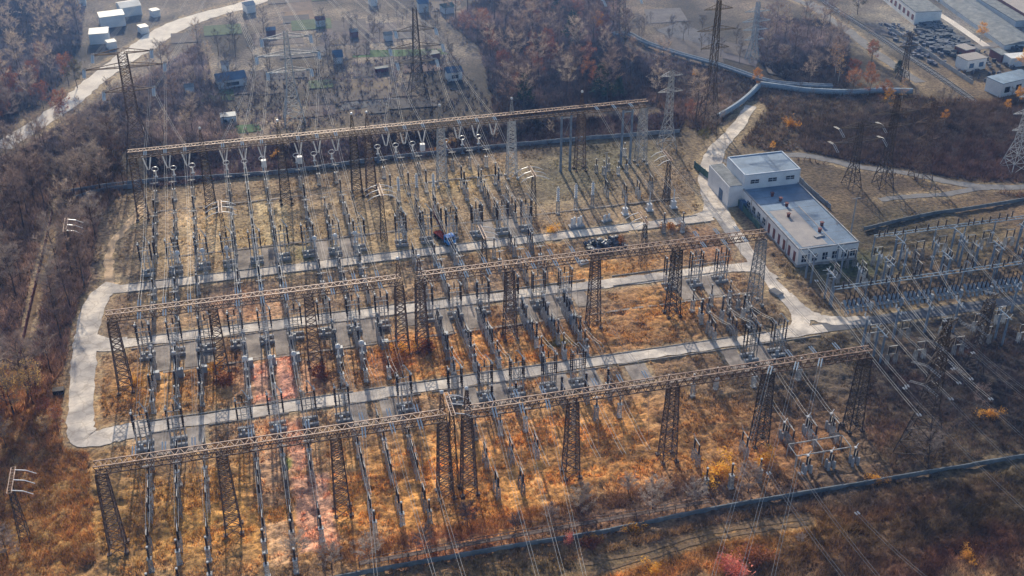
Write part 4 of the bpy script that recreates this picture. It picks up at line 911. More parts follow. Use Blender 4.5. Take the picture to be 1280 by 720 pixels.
P_('e', 940, 76, 19, 3.4, [(.82, 4.0), (.66, 4.6), (.52, 4.0), (.36, 3.2)], 'bluesteel', 'slim pale blue pylon in front of the grey grove', ins_m=None)
P_('f', 775, 46, 20, 5.6, [(.8, 5), (.62, 6)], 'darksteel', 'dark pylon at the top of the view, above the far pipeline')
P_('g', 833, 184, 21.5, 4.2, [(.92, 3), (.72, 3.4)], 'galv', 'grey lattice pylon right behind the end of the far gantry', ins_m=None, rb=.07)
P_('h', 1064, 232, 17, 3.6, [(.92, 5.5), (.70, 6.5)], 'darksteel', 'dark pylon with white insulators, left of the pair on the path', rb=.06, ir=.09)
P_('i', 1103, 232, 24, 3.8, [(.93, 5.0), (.80, 6.0), (.66, 5)], 'darksteel', 'taller dark pylon, right of the pair on the path', ins_m=None, rb=.07)
P_('j', 1150, 222, 21, 4.4, [(.9, 3.6), (.72, 4.2), (.5, 3.4)], 'rust', 'reddish pylon standing on the path among pale twigs', ins_m=None, rb=.07)
P_('k', 1268, 212, 22, 5.4, [(.9, 3.6), (.7, 4.2), (.5, 3.4)], 'galv', 'wide grey pylon at the right edge by the path', ins_m=None, rb=.07)
P_('l', 1128, 100, 15, 3.0, [(.9, 3), (.7, 3)], 'darksteel', 'dark pylon beside the rail track', ins_m=None)
P_('m', 1148, 565, 27, 6.4, [(.93, 4.5), (.78, 5.4), (.62, 4.5)], 'darksteel', 'big dark lattice pylon in the right foreground, above the white-stemmed tree', rb=.075, n=12, twin=True, ins_m='galv', rz=.6, ir=.09)
P_('n', 1214, 470, 17, 3.4, [(.95, 4.2), (.8, 4.8)], 'darksteel', 'thick dark pylon at the right end of the bus rows', rb=.08, ins_m='galv', rz=.6, wt=1.6, ir=.09)
def line_set(k1, off, label, grp, sag=3, end=None, r=.024, m='wire', rz=0):
    x, y, h, arms = PY[k1]; i = 0
    for z, L in arms:
        for s in (-1, 1):
            a = (x + s * L * cos(rz), y + s * L * sin(rz), z * h - .4)
            if end: b = end(i, a)
            else: b = (a[0] + off[0], a[1] + off[1], a[2] + off[2])
            if b:
                t = thing('overhead_wire', label.replace('#', ['left', 'right'][(i % 2)] + ' ' + ['top', 'middle', 'bottom'][i // 2]), 'power line', (a[0], a[1], 0), 0, grp)
                mb = MB()
                for o in (-.22, .22): cable(mb, (o, 0, a[2]), (b[0] - a[0] + o, b[1] - a[1], b[2]), sag, r, 10)
                link('conductor', mb, M[m], t)
            i += 1
for k, off in (('a', (-30, 190, 4)), ('b', (-14, 190, 4)), ('c', (34, 190, 4))):
    line_set(k, off, f'# wire running away to the hills from the {dict(a="tall dark", b="grey", c="broad rusty")[k]} far pylon', 'wires beyond the far pylons', 5)
xs3 = [BAYS[3] + 4.35 * q for q in (-1, 0, 1)] + [BAYS[4] + 4.35 * q for q in (-1, 0, 1)]
line_set('a', None, '# wire from the tall dark pylon down to the far gantry', 'wires from the dark pylon to the gantry', 1.5, lambda i, a: (sorted(xs3)[[0, 5, 1, 4, 2, 3][i]], YB + .8, 17))
xs1 = [BAYS[1] + 4.35 * q for q in (-1, 0, 1)] + [BAYS[2] + 4.35 * q for q in (-1, 0, 1)]
line_set('b', None, '# wire from the grey pylon down to the far gantry', 'wires from the grey pylon to the gantry', 1.5, lambda i, a: (sorted(xs1)[[0, 5, 1, 4, 2, 3][i]], YB + .8, 17))
xs0 = [BAYS[0] + 4.35 * q for q in (-1, 0, 1)]
line_set('c', None, '# wire from the broad rusty pylon down to the far gantry', 'wires from the rusty pylon to the gantry', 1.0, lambda i, a: (xs0[i // 2], YB + .8, 17) if i % 2 else None)
line_set('m', (90, -75, -2), '# wire leaving the big right pylon toward the near right corner', 'wires leaving the right pylon', 3, rz=.6, r=.02, m='wired')

# ------------------------------------------------------------------ 35 kV yard on the right
def portal(x, y, label, h=6.6, w_=2.4, ins_=True, rz=pi / 2):
    t = thing('concrete_portal', label, 'portal', (x, y, 0), rz)
    for s in (-1, 1):
        m = MB(); m.bar((s * w_ / 2, 0, -.1), (s * w_ / 2, 0, h), .24, .19, 7, True); link('post', m, M['bluecon'], t)
    m = MB(); m.bar((-w_ / 2 - .9, 0, h), (w_ / 2 + .9, 0, h), .13); link('crossbeam', m, M['bluesteel'], t)
    m = MB()
    for k in (-1, 0, 1): istring(m, (k * (w_ / 2 + .3), 0, h), (k * (w_ / 2 + .3), -.5, h + .9), .1, 5); istring(m, (k * (w_ / 2 + .3), .15, h), (k * (w_ / 2 + .3), 1.3, h + .1), .08, 5)
    link('insulator', m, M['white'], t)
PT = [(113.0, 194.0), (113.1, 185.4), (127.1, 187.0), (140.1, 186.5), (163, 193), (112.4, 163.6), (138.5, 163.4), (153, 187.5), (170, 187), (152, 163), (120, 194.5), (134, 195), (148, 195)]
for i, (x, y) in enumerate(PT): portal(x, y, [
    'two-post concrete portal right by the building corner', 'two-post concrete portal between the building and the breaker row', 'second two-post portal behind the breaker row, counted from the building',
    'third two-post portal behind the breaker row, counted from the building', 'far two-post portal near the right edge of the view', 'two-post portal in front of the dark access road, beside the near gantry end',
    'two-post portal in front of the access road, left of the thick dark pylon', 'fourth two-post portal behind the breaker row, counted from the building', 'rightmost two-post portal behind the breaker row',
    'two-post portal in the dark right corner beyond the thick pylon', 'two-post portal in the back row, nearest the building wall', 'two-post portal in the middle of the back row', 'two-post portal in the back row before the far bus'][i])
SP = [(126.3, 189.9, 6.8), (133.5, 190.9, 6), (140.6, 191.6, 6.6), (147.3, 191.5, 6.6), (149.9, 189.8, 5.5), (119.3, 169.6, 6.4), (126.6, 170.3, 6.0), (132, 169, 6.8), (112.0, 168.4, 6.4), (147.6, 172.6, 6), (121, 188, 5), (155, 172, 6.4), (162, 173, 6.6)]
for i, (x, y, h) in enumerate(SP):
    t = thing('concrete_post', f'{od(i)} single pale concrete post of the right yard, with a crossarm on top', 'post', (x, y, 0), pi / 2 * .9, 'single posts in the right yard')
    m = MB(); m.bar((0, 0, -.1), (0, 0, h), .3, .22, 7, True); link('post', m, M['bluecon'], t)
    m = MB(); m.bar((-1.6, 0, h), (1.6, 0, h), .1)
    link('crossarm', m, M['bluesteel'], t); m = MB()
    for k in (-1.3, 0, 1.3): istring(m, (k, 0, h + .05), (k, 0, h + .9), .14, 4)
    link('insulator', m, M['white'], t)
a, b, c, d = MB(), MB(), MB(), MB()
for k in (-.85, 0, .85):
    a.bar((k, -.9, 1.4), (k, .7, 2.3), .30, .30, 8, True); a.bar((k, -1.4, .8), (k, -1.0, 1.2), .22, .22, 6, True)
    for yy, dx in ((-.7, -.12), (.5, .12)): P0 = (k + dx, yy, 2.0 + (yy + .7) * .5); istring(b, P0, (k + dx * 2.5, yy * 1.5, 3.8), .15, 6)
for k in (-1.2, 1.2):
    for yy in (-.9, .9): c.bar((k, yy, 0), (k, yy, 1.7), .07)
c.bar((-1.3, -.9, 1.5), (1.3, -.9, 1.5), .08); c.bar((-1.3, .9, 1.7), (1.3, .9, 1.7), .08); d.box(1.6, -.2, 1.1, .5, .7, 1.2)
OB = Proto('oil_breaker', 'circuit breaker', [('tank', a.mesh('tank'), M['cabinet']), ('bushing', b.mesh('bushing'), M['black']), ('frame', c.mesh('frame'), M['galv']), ('drive_box', d.mesh('drive_box'), M['cabinet'])])
x = 115.2; i = 0
while x < 176:
    OB.put((x, 180.2 + random.uniform(-.2, .2), 0), random.uniform(-.04, .04), f'{od(i)} slanted-tank breaker from the building side, in the row along the dark access road', 'breakers along the access road', 1.12); i += 1
    x += 3.1 if i % 2 else 3.7
for nm, y0, x0, x1, h, st, lab in (('a', 199.8, 131, 176, 5.2, 2.5, 'long steel bus rack carrying a row of dark insulators behind the right yard'), ('b', 183.4, 113, 178, 4.3, 2.2, 'long bus rack carrying dark insulators directly behind the breaker row')):
    t = thing('bus_rack', lab, 'bus rack', (x0, y0, 0)); m = MB(); L = x1 - x0
    m.bar((0, -.5, h), (L, -.5, h), .11); m.bar((0, .5, h), (L, .5, h), .11); k = 0
    while k <= L: m.bar((k, -.5, h), (k, .5, h), .07); k += 1.5
    link('beam', m, M['bluesteel'], t); k = 0
    while k <= L:
        m = MB(); m.bar((k, 0, -.1), (k, 0, h), .2, .17, 6); link('post', m, M['bluecon'], t); k += 7.4
    k = .6
    while k < L:
        if random.random() < .88:
            m = MB(); ins(m, k, random.choice((-.5, .5)), h + .1, h + 1.6, .24, 4, 6); link('insulator', m, M['black'], t)
        k += st * random.choice((.5, .8, 1.2))
for i, y0 in enumerate((168.6, 162.4)):
    for k in range(7):
        TWIN.put((114 + k * 7.3 + random.uniform(-1, 1), y0 + random.uniform(-1, 1), 0), pi / 2, f'{od(k)} small switch from left, ' + ('just in front of the dark access road' if i == 0 else 'in the dark grass nearest the big right pylon'), 'small switches in front of the access road', .95)
for k in range(9):
    TWIN.put((116 + k * 6.3 + random.uniform(-1, 1), 188.6 + random.uniform(-.6, .6), 0), 0, f'{od(k)} small switch from the building side, right behind the breakers of the right yard', 'small switches behind the breakers')
    TWIN.put((124 + k * 5.6 + random.uniform(-1, 1), 197.0 + random.uniform(-.6, .6), 0), pi / 2, f'{od(k)} small switch from the building side, in the back of the right yard', 'small switches at the back of the right yard')
for k in range(8):
    TWIN.put((118 + k * 6.6 + random.uniform(-1, 1), 192.4 + random.uniform(-.8, .8), 0), 0, f'{od(k)} small switch from the building side, in the middle of the right yard', 'small switches in the right yard', .95)
# wires over the right yard, heading for the big right pylons
RW = [((1000, 312), (1135, 484), 7, 12), ((1035, 322), (1200, 480), 7, 15), ((1110, 345), (1215, 475), 7, 13), ((1070, 360), (1190, 500), 7, 15), ((1130, 390), (1240, 500), 7, 12), ((1020, 350), (1150, 520), 7, 13), ((1200, 300), (1290, 400), 7, 8), ((1240, 290), (1300, 340), 7, 8), ((1130, 330), (1180, 395), 7, 7), ((1165, 320), (1205, 385), 7, 7)]
for i, (p, q, za, zb) in enumerate(RW):
    span('overhead_conductor', f'{od(i)} slack pair of wires from the building side over the right yard', 'wires over the right yard', G(*p, za), G(*q, zb), .8, ins=.7, r=.03, im='white')
for i, (p, q) in enumerate([((1130, 484), (1300, 655)), ((1160, 470), (1310, 620)), ((960, 590), (1065, 735)), ((1000, 590), (1110, 735)), ((1190, 460), (1330, 590)), ((1070, 640), (1180, 740)), ((1215, 440), (1340, 540)), ((1180, 400), (1300, 500))]):
    span('overhead_conductor', f'{od(i)} pair of wires crossing the near right corner', 'wires over the near right corner', G(*p, 14), G(*q, 14), .5, ins=.6, r=.028, wm='wired', im='white')

# steel pipe frame with white-footed units (near right)
t = thing('pipe_frame', 'low grey pipe frame standing in the grass near the near fence, right', 'frame', (*G2(1022, 572), 0))
m = MB()
for y in (-1.6, 1.6): m.bar((-5, y, 2.6), (5, y, 2.6), .12)
for x in (-5, 0, 5): m.bar((x, -1.6, 2.6), (x, 1.6, 2.6), .1)
link('rail', m, M['galv'], t)
for x in (-5, 0, 5):
    for y in (-1.6, 1.6):
        m = MB(); m.bar((x, y, 0), (x, y, 2.6), .1); link('leg', m, M['galv'], t)
a, b, c = MB(), MB(), MB()
for dx in (-.45, .45):
    for dy in (-.4, .4): a.lathe(dx, dy, [(.24, 0), (.24, 1.2), (.2, 1.5)], 7)
ins(b, -.2, 0, 1.5, 3.2, .2); ins(b, .25, 0, 1.5, 2.6, .2); c.bar((-.2, 0, 3.3), (.6, .6, 3.5), .06); c.box(-.2, 0, 3.3, .35, .35, .2)
QF = Proto('reactor_unit', 'reactor', [('footing', a.mesh('footing'), M['concrete']), ('insulator', b.mesh('insulator'), M['black']), ('terminal', c.mesh('terminal'), M['white'])])
for (px, py), lab in zip([(979, 548), (1008, 541), (1037, 537), (1008, 590), (1037, 585), (1067, 580)], ['left one behind', 'middle one behind', 'right one behind', 'left one in front of', 'middle one in front of', 'right one in front of']):
    QF.put((*G2(px, py), 0), 0, f'white-footed small unit, {lab} the grey pipe frame', 'units around the pipe frame', 1.1)

# ------------------------------------------------------------------ buildings
def wins(t, spots, w_, h, mm='window', name='window'):
    for x, y, z, rz in spots:
        m = MB(); m.box(x, y, z, w_, .10, h, rz); o = link(name, m, M[mm], t)
        if name == 'window':
            f = MB(); c, s = cos(rz), sin(rz); f.box(x, y, z, .09, .16, h, rz); f.box(x, y, z, w_, .155, .09, rz); f.box(x, y, z - h / 2 - .04, w_ + .2, .24, .08, rz); link('frame', f, M['white'], o)
bx0, by0 = 113.0, 199.6; BW, BL_, BH = 14.2, 43.8, 4.1
t = thing('control_building', 'long white flat-roofed control building with a taller block at its far end', 'building', (bx0, by0, 0))
m = MB(); m.box(BW / 2, 14.9, BH / 2 - .1, BW, 29.8, BH + .2); link('wall', m, M['wall'], t)
m = MB(); m.box(BW / 2, 14.9, BH + .08, BW - .5, 29.3, .12); ro = link('roof', m, M['roof'], t)
m = MB()
for cx, cy, sx, sy in ((BW / 2, .12, BW + .1, .3), (.12, 14.9, .3, 30), (BW - .12, 14.9, .3, 30)): m.box(cx, cy, BH + .22, sx, sy, .34)
link('parapet', m, M['concrete'], ro)
m = MB(); m.box(BW * .30, 9.5, BH + .16, BW * .42, 17, .05); m.box(BW * .63, 10, BH + .19, .25, 18, .03); link('roof_patch', m, M['roofp'], ro)
for k in range(9):
    m = MB(); m.box(BW / 2, 2.4 + k * 3.2 + random.uniform(-.2, .2), BH + .145, BW - .7, .1, .02); link('roof_seam', m, M['shedgrey'], ro)
for y in (5.5, 16, 24.5):
    m = MB(); m.bar((-.12, y, 0), (-.12, y, BH), .08, n=6); link('downpipe', m, M['galv'], t)
m = MB(); m.box(BW / 2, -.04, .3, BW, .06, .6); m.box(-.04, 15, .3, .06, 30, .6); link('plinth', m, M['concrete'], t)
for cx, cy in ((5.2, 25), (6.0, 22.2), (6.2, 19.4), (4.4, 14.6), (9.8, 9.0), (8.0, 6.4)):
    m = MB(); m.box(cx, cy, BH + .55, .55, .55, .9); m.box(cx, cy, BH + 1.03, .8, .8, .1); link('vent', m, M['brickred'], ro)
m = MB(); m.box(7.0, 4.6, BH + .3, 2.4, .9, .3, .2); link('roof_hatch', m, M['concrete'], ro)
wins(t, [(x, -.02, z, 0) for x in (1.5, 4.0, 6.4, 8.7, 11.0, 13.0) for z in (2.0,)], 1.15, 1.7)
wins(t, [(-.02, y, 1.9, pi / 2) for y in (1.6, 4.2, 6.8, 9.4, 12, 14.6)], 1.0, 2.4, 'brickred', 'panel')
wins(t, [(-.02, y, 2.2, pi / 2) for y in (17.4, 20.2, 23.0, 26)], 1.4, 1.5)
UH = 7.6
m = MB(); m.box(BW / 2 + .1, 29.85 + 5.2, UH / 2, BW, 10.4, UH); ub = link('upper_block', m, M['wall'], t)
m = MB(); m.box(BW / 2 + .1, 35.05, UH + .08, BW - .7, 9.8, .12); link('upper_roof', m, M['roof'], ub)
m = MB()
for cx, cy, sx, sy in ((BW / 2 + .1, 29.98, BW + .1, .3), (BW / 2 + .1, 40.1, BW + .1, .3), (.22, 35.05, .3, 10.2), (BW - .02, 35.05, .3, 10.2)): m.box(cx, cy, UH + .2, sx, sy, .3)
link('upper_parapet', m, M['wallb'], ub)
wins(t, [(x, 29.82, 6.0, 0) for x in (2.8, 7.3, 11.8)], 2.1, .9)
m = MB(); m.box(-1.8, 35.9, 2.6, 3.6, 12.5, 5.4); an = link('annex', m, M['wall'], t)
m = MB(); m.box(-1.8, 35.9, 5.36, 3.2, 12.1, .12); link('annex_roof', m, M['shedgrey'], an)
m = MB(); m.box(-3.65, 34, 1.4, .12, 2.0, 2.6); link('door', m, M['shedblue'], an)
m = MB(); m.box(-.6, 27.6, 1.1, 1.1, 1.8, 2.0); m.box(-.6, 27.6, 2.2, 1.3, 2.0, .15); link('porch', m, M['shedblue'], t)

def quad_building(name, label, A, B, depth, h, wallm, roofm, cat='building', gable=0, nwin=0, wm='window', over=.2):
    ax, ay = G2(*A); bx, by = G2(*B); L = hypot(bx - ax, by - ay); rz = atan2(by - ay, bx - ax)
    t = thing(name, label, cat, (ax, ay, 0), rz)
    m = MB(); m.box(L / 2, depth / 2, h / 2 - .1, L, depth, h + .2); link('wall', m, M[wallm], t)
    m = MB()
    if gable:
        m.add([(-over, -over, h), (L + over, -over, h), (L + over, depth + over, h), (-over, depth + over, h), (-over, depth / 2, h + gable), (L + over, depth / 2, h + gable)],
              [(0, 1, 5, 4), (2, 3, 4, 5), (0, 4, 3), (1, 2, 5), (3, 2, 1, 0)])
    else: m.box(L / 2, depth / 2, h + .12, L + over, depth + over, .2)
    link('roof', m, M[roofm], t)
    for k in range(nwin):
        m = MB(); x = L * (k + .5) / nwin; m.box(x, -.02, h * .5, L / nwin * .45, .1, h * .42); link('window', m, M[wm], t)
    return t
quad_building('warehouse', 'long low warehouse with red-brown doors at the top right', (1096, -6), (1142, 31), 9, 4.2, 'wall', 'shedgrey', nwin=9, wm='brickred')
quad_building('warehouse', 'very long grey slate roof in the works yard at the top right', (1150, -14), (1255, 62), 11, 1.5, 'wallb', 'shedgrey', gable=1.1)
quad_building('warehouse', 'pale planked long roof at the extreme top right corner', (1216, -10), (1310, 48), 9, 3.2, 'brickred', 'roofp', gable=.8)
m = MB(); ribbon(m, [G2(*p) for p in [(1128, -12), (1150, 3), (1190, 28), (1233, 58)]], 2.6, .07); struct('concrete_strip', m, M['white_road'])
quad_building('hut', 'small white flat-roofed hut with blue doors in the works yard', (1207, 90), (1231, 86), 5, 3.4, 'wall', 'roofp', nwin=2, wm='shedblue')
quad_building('hut', 'second white hut with a grey roof at the right edge', (1250, 122), (1292, 112), 6, 4.0, 'wall', 'roof', nwin=3)
quad_building('hut', 'white hut with a blue gabled roof below the tall dark pylon', (560, 102), (578, 100), 3.6, 2.6, 'wall', 'shedblue', gable=1.3, nwin=1)
quad_building('shed', 'dark flat shed left of the blue-roofed hut', (538, 76), (550, 74), 3, 1.8, 'brickred', 'shedgrey')
quad_building('hut', 'tiny blue gabled hut among the middle plots', (418, 80), (429, 79), 3.4, 2.0, 'wallb', 'shedblue', gable=1.8)
quad_building('shed', 'dark blue-roofed shed of the left plots', (274, 112), (309, 107), 6, 2.4, 'wallb', 'shedblue', gable=1.4, nwin=1)
quad_building('shed', 'small pinkish-roofed shed above the dark blue one', (278, 90), (287, 89), 3.0, 2.2, 'wallb', 'roofp', gable=.8)
quad_building('shed', 'green-grey low shed at the far fence of the left plots', (277, 156), (296, 154), 3, 2.0, 'wallb', 'shedblue', nwin=2)
quad_building('shed', 'small blue shed with a dark roof near the top middle', (396, 34), (407, 33), 3.4, 2.2, 'wallb', 'brickred', gable=.9)
quad_building('hut', 'blue and white hut at the top centre', (524, 16), (536, 15), 4, 3, 'wallb', 'shedblue', gable=1.2)
quad_building('shed', 'teal shed beside the top centre hut', (556, 18), (568, 16), 4, 2.2, 'wallb', 'green', gable=1.0)
quad_building('shed', 'small white hut at the very top, left of centre', (464, 8), (472, 7), 4, 2.6, 'wall', 'shedblue', gable=.8)
quad_building('shed', 'bright white sheet-roofed barn left of the white road', (127, 36), (158, 32), 6, 3.6, 'wallb', 'shed')
quad_building('shed', 'white-roofed store in front of the bright barn', (113, 56), (137, 54), 6, 3.2, 'wallb', 'shed')
quad_building('shed', 'white slanted roof at the top of the white road', (153, 22), (178, 18), 7, 3.2, 'wallb', 'shed', gable=1)
quad_building('shed', 'small white roof right beside the white road bend', (177, 43), (187, 41), 3.4, 2.0, 'wall', 'shed')
quad_building('shed', 'little white roof at the near end of the store', (136, 62), (147, 60), 3, 2, 'wall', 'shed')
quad_building('shed', 'tiny white roof right of the slanted roof', (192, 22), (201, 20), 3, 2, 'wall', 'shed')
quad_building('shed', 'grey-white roof far left at the top edge', (96, 8), (108, 7), 4, 2.2, 'wallb', 'shed')
quad_building('hut', 'pale hut with a grey roof beside the upper white road', (309, 17), (320, 15), 4, 2.6, 'wall', 'roof', gable=.9)
quad_building('warehouse', 'low dark-roofed store between the slate roof and the pale planked roof', (1196, -10), (1268, 34), 5, 2.0, 'wallb', 'shedgrey')
quad_building('shed', 'small flat shed beside the scrap, behind the first white hut', (1192, 66), (1206, 72), 4, 2.2, 'brickred', 'roofp')
quad_building('shed', 'rusty little shed at the end of the bright concrete strip', (1236, 70), (1250, 78), 3, 2.2, 'brickred', 'shedgrey')
quad_building('shed', 'pale shed at the right edge beyond the slate roof', (1262, 84), (1286, 82), 4, 2.6, 'wallb', 'shed')
quad_building('shed', 'brown tool shed in the plots right of the grey pylon', (440, 48), (448, 47), 3, 2, 'brickred', 'shedgrey', gable=.7)
quad_building('shed', 'grey tool shed left of the tall dark pylon', (482, 52), (491, 51), 3, 2, 'wallb', 'shedgrey', gable=.7)
quad_building('shed', 'low red-walled lean-to in the plot below the green strip', (470, 92), (486, 90), 1.6, 1.3, 'truckred', 'shedgrey')
quad_building('shed', 'small grey shed in the left plots near the road', (232, 118), (243, 117), 3, 2, 'wallb', 'shedgrey', gable=.7)
quad_building('shed', 'dark shed under the trees right of the upper white road', (334, 46), (345, 45), 3, 2, 'brickred', 'shedblue', gable=.7)
# scrap in the works yard
def heap(poly, n, smax, name, label):
    m = MB()
    for x, y in sample(poly, n): m.box(x, y, random.uniform(.1, .9), random.uniform(.4, smax), random.uniform(.4, smax), random.uniform(.3, 1.2), random.uniform(0, 3))
    o = link(name, m, M['scrap']); o['kind'] = 'stuff'; tag(o, label, 'scrap')
heap([(1143, 26), (1165, 24), (1225, 66), (1195, 74), (1150, 52)], 260, 2.6, 'scrap_heap', 'dark heaps of scrap beside the bright concrete strip')
heap([(1160, 52), (1190, 56), (1190, 66), (1165, 64)], 60, 2.6, 'scrap_heap', 'low scrap pile in front of the small white hut')
heap([(1170, 0), (1185, -5), (1285, 58), (1270, 66)], 240, 2.2, 'scrap_heap', 'rows of discarded sheets right of the bright strip')
heap([(1095, 30), (1140, 34), (1200, 90), (1150, 78)], 90, 1.4, 'scrap_heap', 'thinly strewn scrap between the warehouse and the thin fence')
heap([(1180, 62), (1290, 70), (1290, 104), (1215, 104)], 90, 1.2, 'scrap_heap', 'loose scrap lying around the white huts')
# scrap drums by the middle gantry
a, b = MB(), MB(); a.lathe(0, 0, [(.1, -.55), (.46, -.5), (.46, .5), (.1, .55)], 9); b.lathe(0, 0, [(.48, -.22), (.52, -.18), (.48, -.14)], 9)
DR = Proto('scrap_drum', 'drum', [('body', a.mesh('body'), M['scrap']), ('hoop', b.mesh('hoop'), M['galv'])])
x0, y0 = G2(757, 308)
for i in range(46):
    lay = 0 if i < 30 else 1
    o = DR.put((x0 + random.uniform(-4.4, 4.4) * (1 - .3 * lay), y0 + random.uniform(-2.0, 2.0) * (1 - .3 * lay), .46 + lay * .8), random.uniform(0, 3), 'dented dark drum lying in the scrap pile behind the middle gantry', 'drums in the scrap pile')
    if random.random() < .75: o.rotation_euler = (pi / 2 + random.uniform(-.3, .3), random.uniform(-.2, .2), random.uniform(0, 3))
# ------------------------------------------------------------------ truck
t = thing('crane_truck', 'small truck with bright blue cab and raised maroon boom between the far bays', 'truck', (*G2(554, 300), 0), radians(112 + 180)) ; t.scale = (.95,) * 3
m = MB(); m.add([(2.0, -1.1, .7), (3.9, -1.1, .7), (3.9, -1.1, 1.6), (3.5, -1.1, 2.5), (2.0, -1.1, 2.6), (2.0, 1.1, .7), (3.9, 1.1, .7), (3.9, 1.1, 1.6), (3.5, 1.1, 2.5), (2.0, 1.1, 2.6)],
    [(4, 3, 2, 1, 0), (5, 6, 7, 8, 9), (0, 1, 6, 5), (1, 2, 7, 6), (2, 3, 8, 7), (3, 4, 9, 8), (4, 0, 5, 9)]); cb = link('cab', m, M['truckblue'], t)
m = MB(); m.add([(3.93, -.95, 1.65), (3.93, .95, 1.65), (3.58, .95, 2.4), (3.58, -.95, 2.4)], [(0, 1, 2, 3)]); link('windscreen', m, M['window'], cb)
for s in (-1, 1):
    m = MB(); m.box(2.9, s * 1.11, 1.95, .9, .04, .7); link('side_window', m, M['window'], cb)
m = MB(); m.box(0, 0, .75, 7, 1.0, .3); m.box(-.6, 0, 1.05, 4.4, 1.9, .25); link('chassis', m, M['truckred'], t)
m = MB(); m.lathe(1.2, 0, [(.5, 1.2), (.5, 2.0), (.3, 2.1)], 10); m.bar((1.2, 0, 2.0), (-4.6, .6, 4.6), .22, .16, 4, True); m.bar((-4.6, .6, 4.6), (-7.6, 2.4, 5.4), .14, .1, 4, True); link('boom', m, M['truckred'], t)
for x in (2.9, -1.2, -2.4):
    for s in (-1, 1):
        m = MB(); m.bar((x, s * .8, .5), (x, s * 1.12, .5), .5, .5, 14, True); wo_ = link('wheel', m, M['tyre'], t); r_ = MB(); r_.bar((x, s * 1.0, .5), (x, s * 1.15, .5), .24, .24, 10, True); link('rim', r_, M['galv'], wo_)

# ------------------------------------------------------------------ fences, pipelines, rails, poles
def panel_fence(label, pts, h, m, th=.2, step=4.0, coping=None, postm=None, cat='fence', name='concrete_fence'):
    P = smooth([G2(*p) for p in pts], 8) if len(pts) > 2 else [G2(*p) for p in pts]
    t = thing(name, label, cat, (P[0][0], P[0][1], 0)); ox, oy = P[0]; b = MB(); ps = MB(); cp = MB(); acc = 0
    D = [0]
    for a, c in zip(P, P[1:]): D.append(D[-1] + hypot(c[0] - a[0], c[1] - a[1]))
    def at(d):
        for k in range(len(D) - 1):
            if d <= D[k + 1]: f = (d - D[k]) / (D[k + 1] - D[k] + 1e-9); return (P[k][0] + (P[k + 1][0] - P[k][0]) * f, P[k][1] + (P[k + 1][1] - P[k][1]) * f)
        return P[-1]
    d = 0
    while d < D[-1] - .5:
        a, c = at(d), at(min(D[-1], d + step)); L = hypot(c[0] - a[0], c[1] - a[1]); rz = atan2(c[1] - a[1], c[0] - a[0]); dz = random.uniform(-.06, .06)
        b.box((a[0] + c[0]) / 2 - ox, (a[1] + c[1]) / 2 - oy, h / 2 + dz, L - .16, th, h, rz + random.uniform(-.008, .008))
        if coping: cp.box((a[0] + c[0]) / 2 - ox, (a[1] + c[1]) / 2 - oy, h + dz + .06, L - .1, coping, .1, rz)
        ps.box(a[0] - ox, a[1] - oy, h / 2 + .06, .24, .26, h + .18, rz); d += step
    link('panel', b, M[m], t); link('post', ps, M[postm or m], t)
    if coping: link('coping', cp, M[m], t)
panel_fence('long pale concrete fence along the near side of the yard', [(380, 733), (450, 719), (650, 684), (760, 666), (900, 637), (1100, 603), (1300, 569)], .8, 'shedgrey', th=.14, coping=.22)
t = thing('cable_trough', 'brown raised cable gallery on short legs inside the near fence', 'cable gallery', (*G2(450, 712), 0)); A_ = G2(450, 712); B_ = G2(885, 634); L = hypot(B_[0] - A_[0], B_[1] - A_[1]); t.rotation_euler = (0, 0, atan2(B_[1] - A_[1], B_[0] - A_[0]))
m = MB(); m.bar((0, -.35, 1.9), (L, -.35, 1.9), .06); m.bar((0, .35, 1.9), (L, .35, 1.9), .06); m.box(L / 2, 0, 1.3, L, .8, .1); link('rail', m, M['rust'], t)
m = MB(); k = 0
while k < L: m.bar((k, -.35, 0), (k, -.35, 1.9), .05); m.bar((k, .35, 0), (k, .35, 1.9), .05); k += 2.2
link('leg', m, M['rust'], t)
panel_fence('pale concrete fence along the far side of the yard', [(80, 243), (180, 229), (345, 218), (500, 198), (700, 178), (850, 166)], 1.0, 'bluecon', th=.12, coping=.2)
panel_fence('green mesh fence between the gate road and the building', [(868, 210), (890, 228), (915, 250), (950, 290)], 1.8, 'green', th=.06, step=2.5, name='mesh_fence')
panel_fence('low pale fence strip behind the building roof', [(995, 222), (1012, 240), (1038, 262)], 1.3, 'bluecon', th=.15)
panel_fence('concrete fence behind the right yard', [(1080, 288), (1130, 276), (1170, 268), (1215, 262), (1300, 248)], .8, 'shedgrey', th=.14, coping=.2)
panel_fence('dark rotten fence running down through the left wood', [(66, 268), (52, 330), (40, 380), (22, 462)], 1.2, 'brickred', th=.1, step=3)
panel_fence('dark fence between the far yard corner and the left wood', [(95, 250), (130, 240), (178, 234)], 1.2, 'bluecon', th=.1)
panel_fence('thin concrete fence along the works yard', [(1113, 38), (1150, 62), (1185, 86), (1216, 106)], 1.3, 'concrete', th=.15)
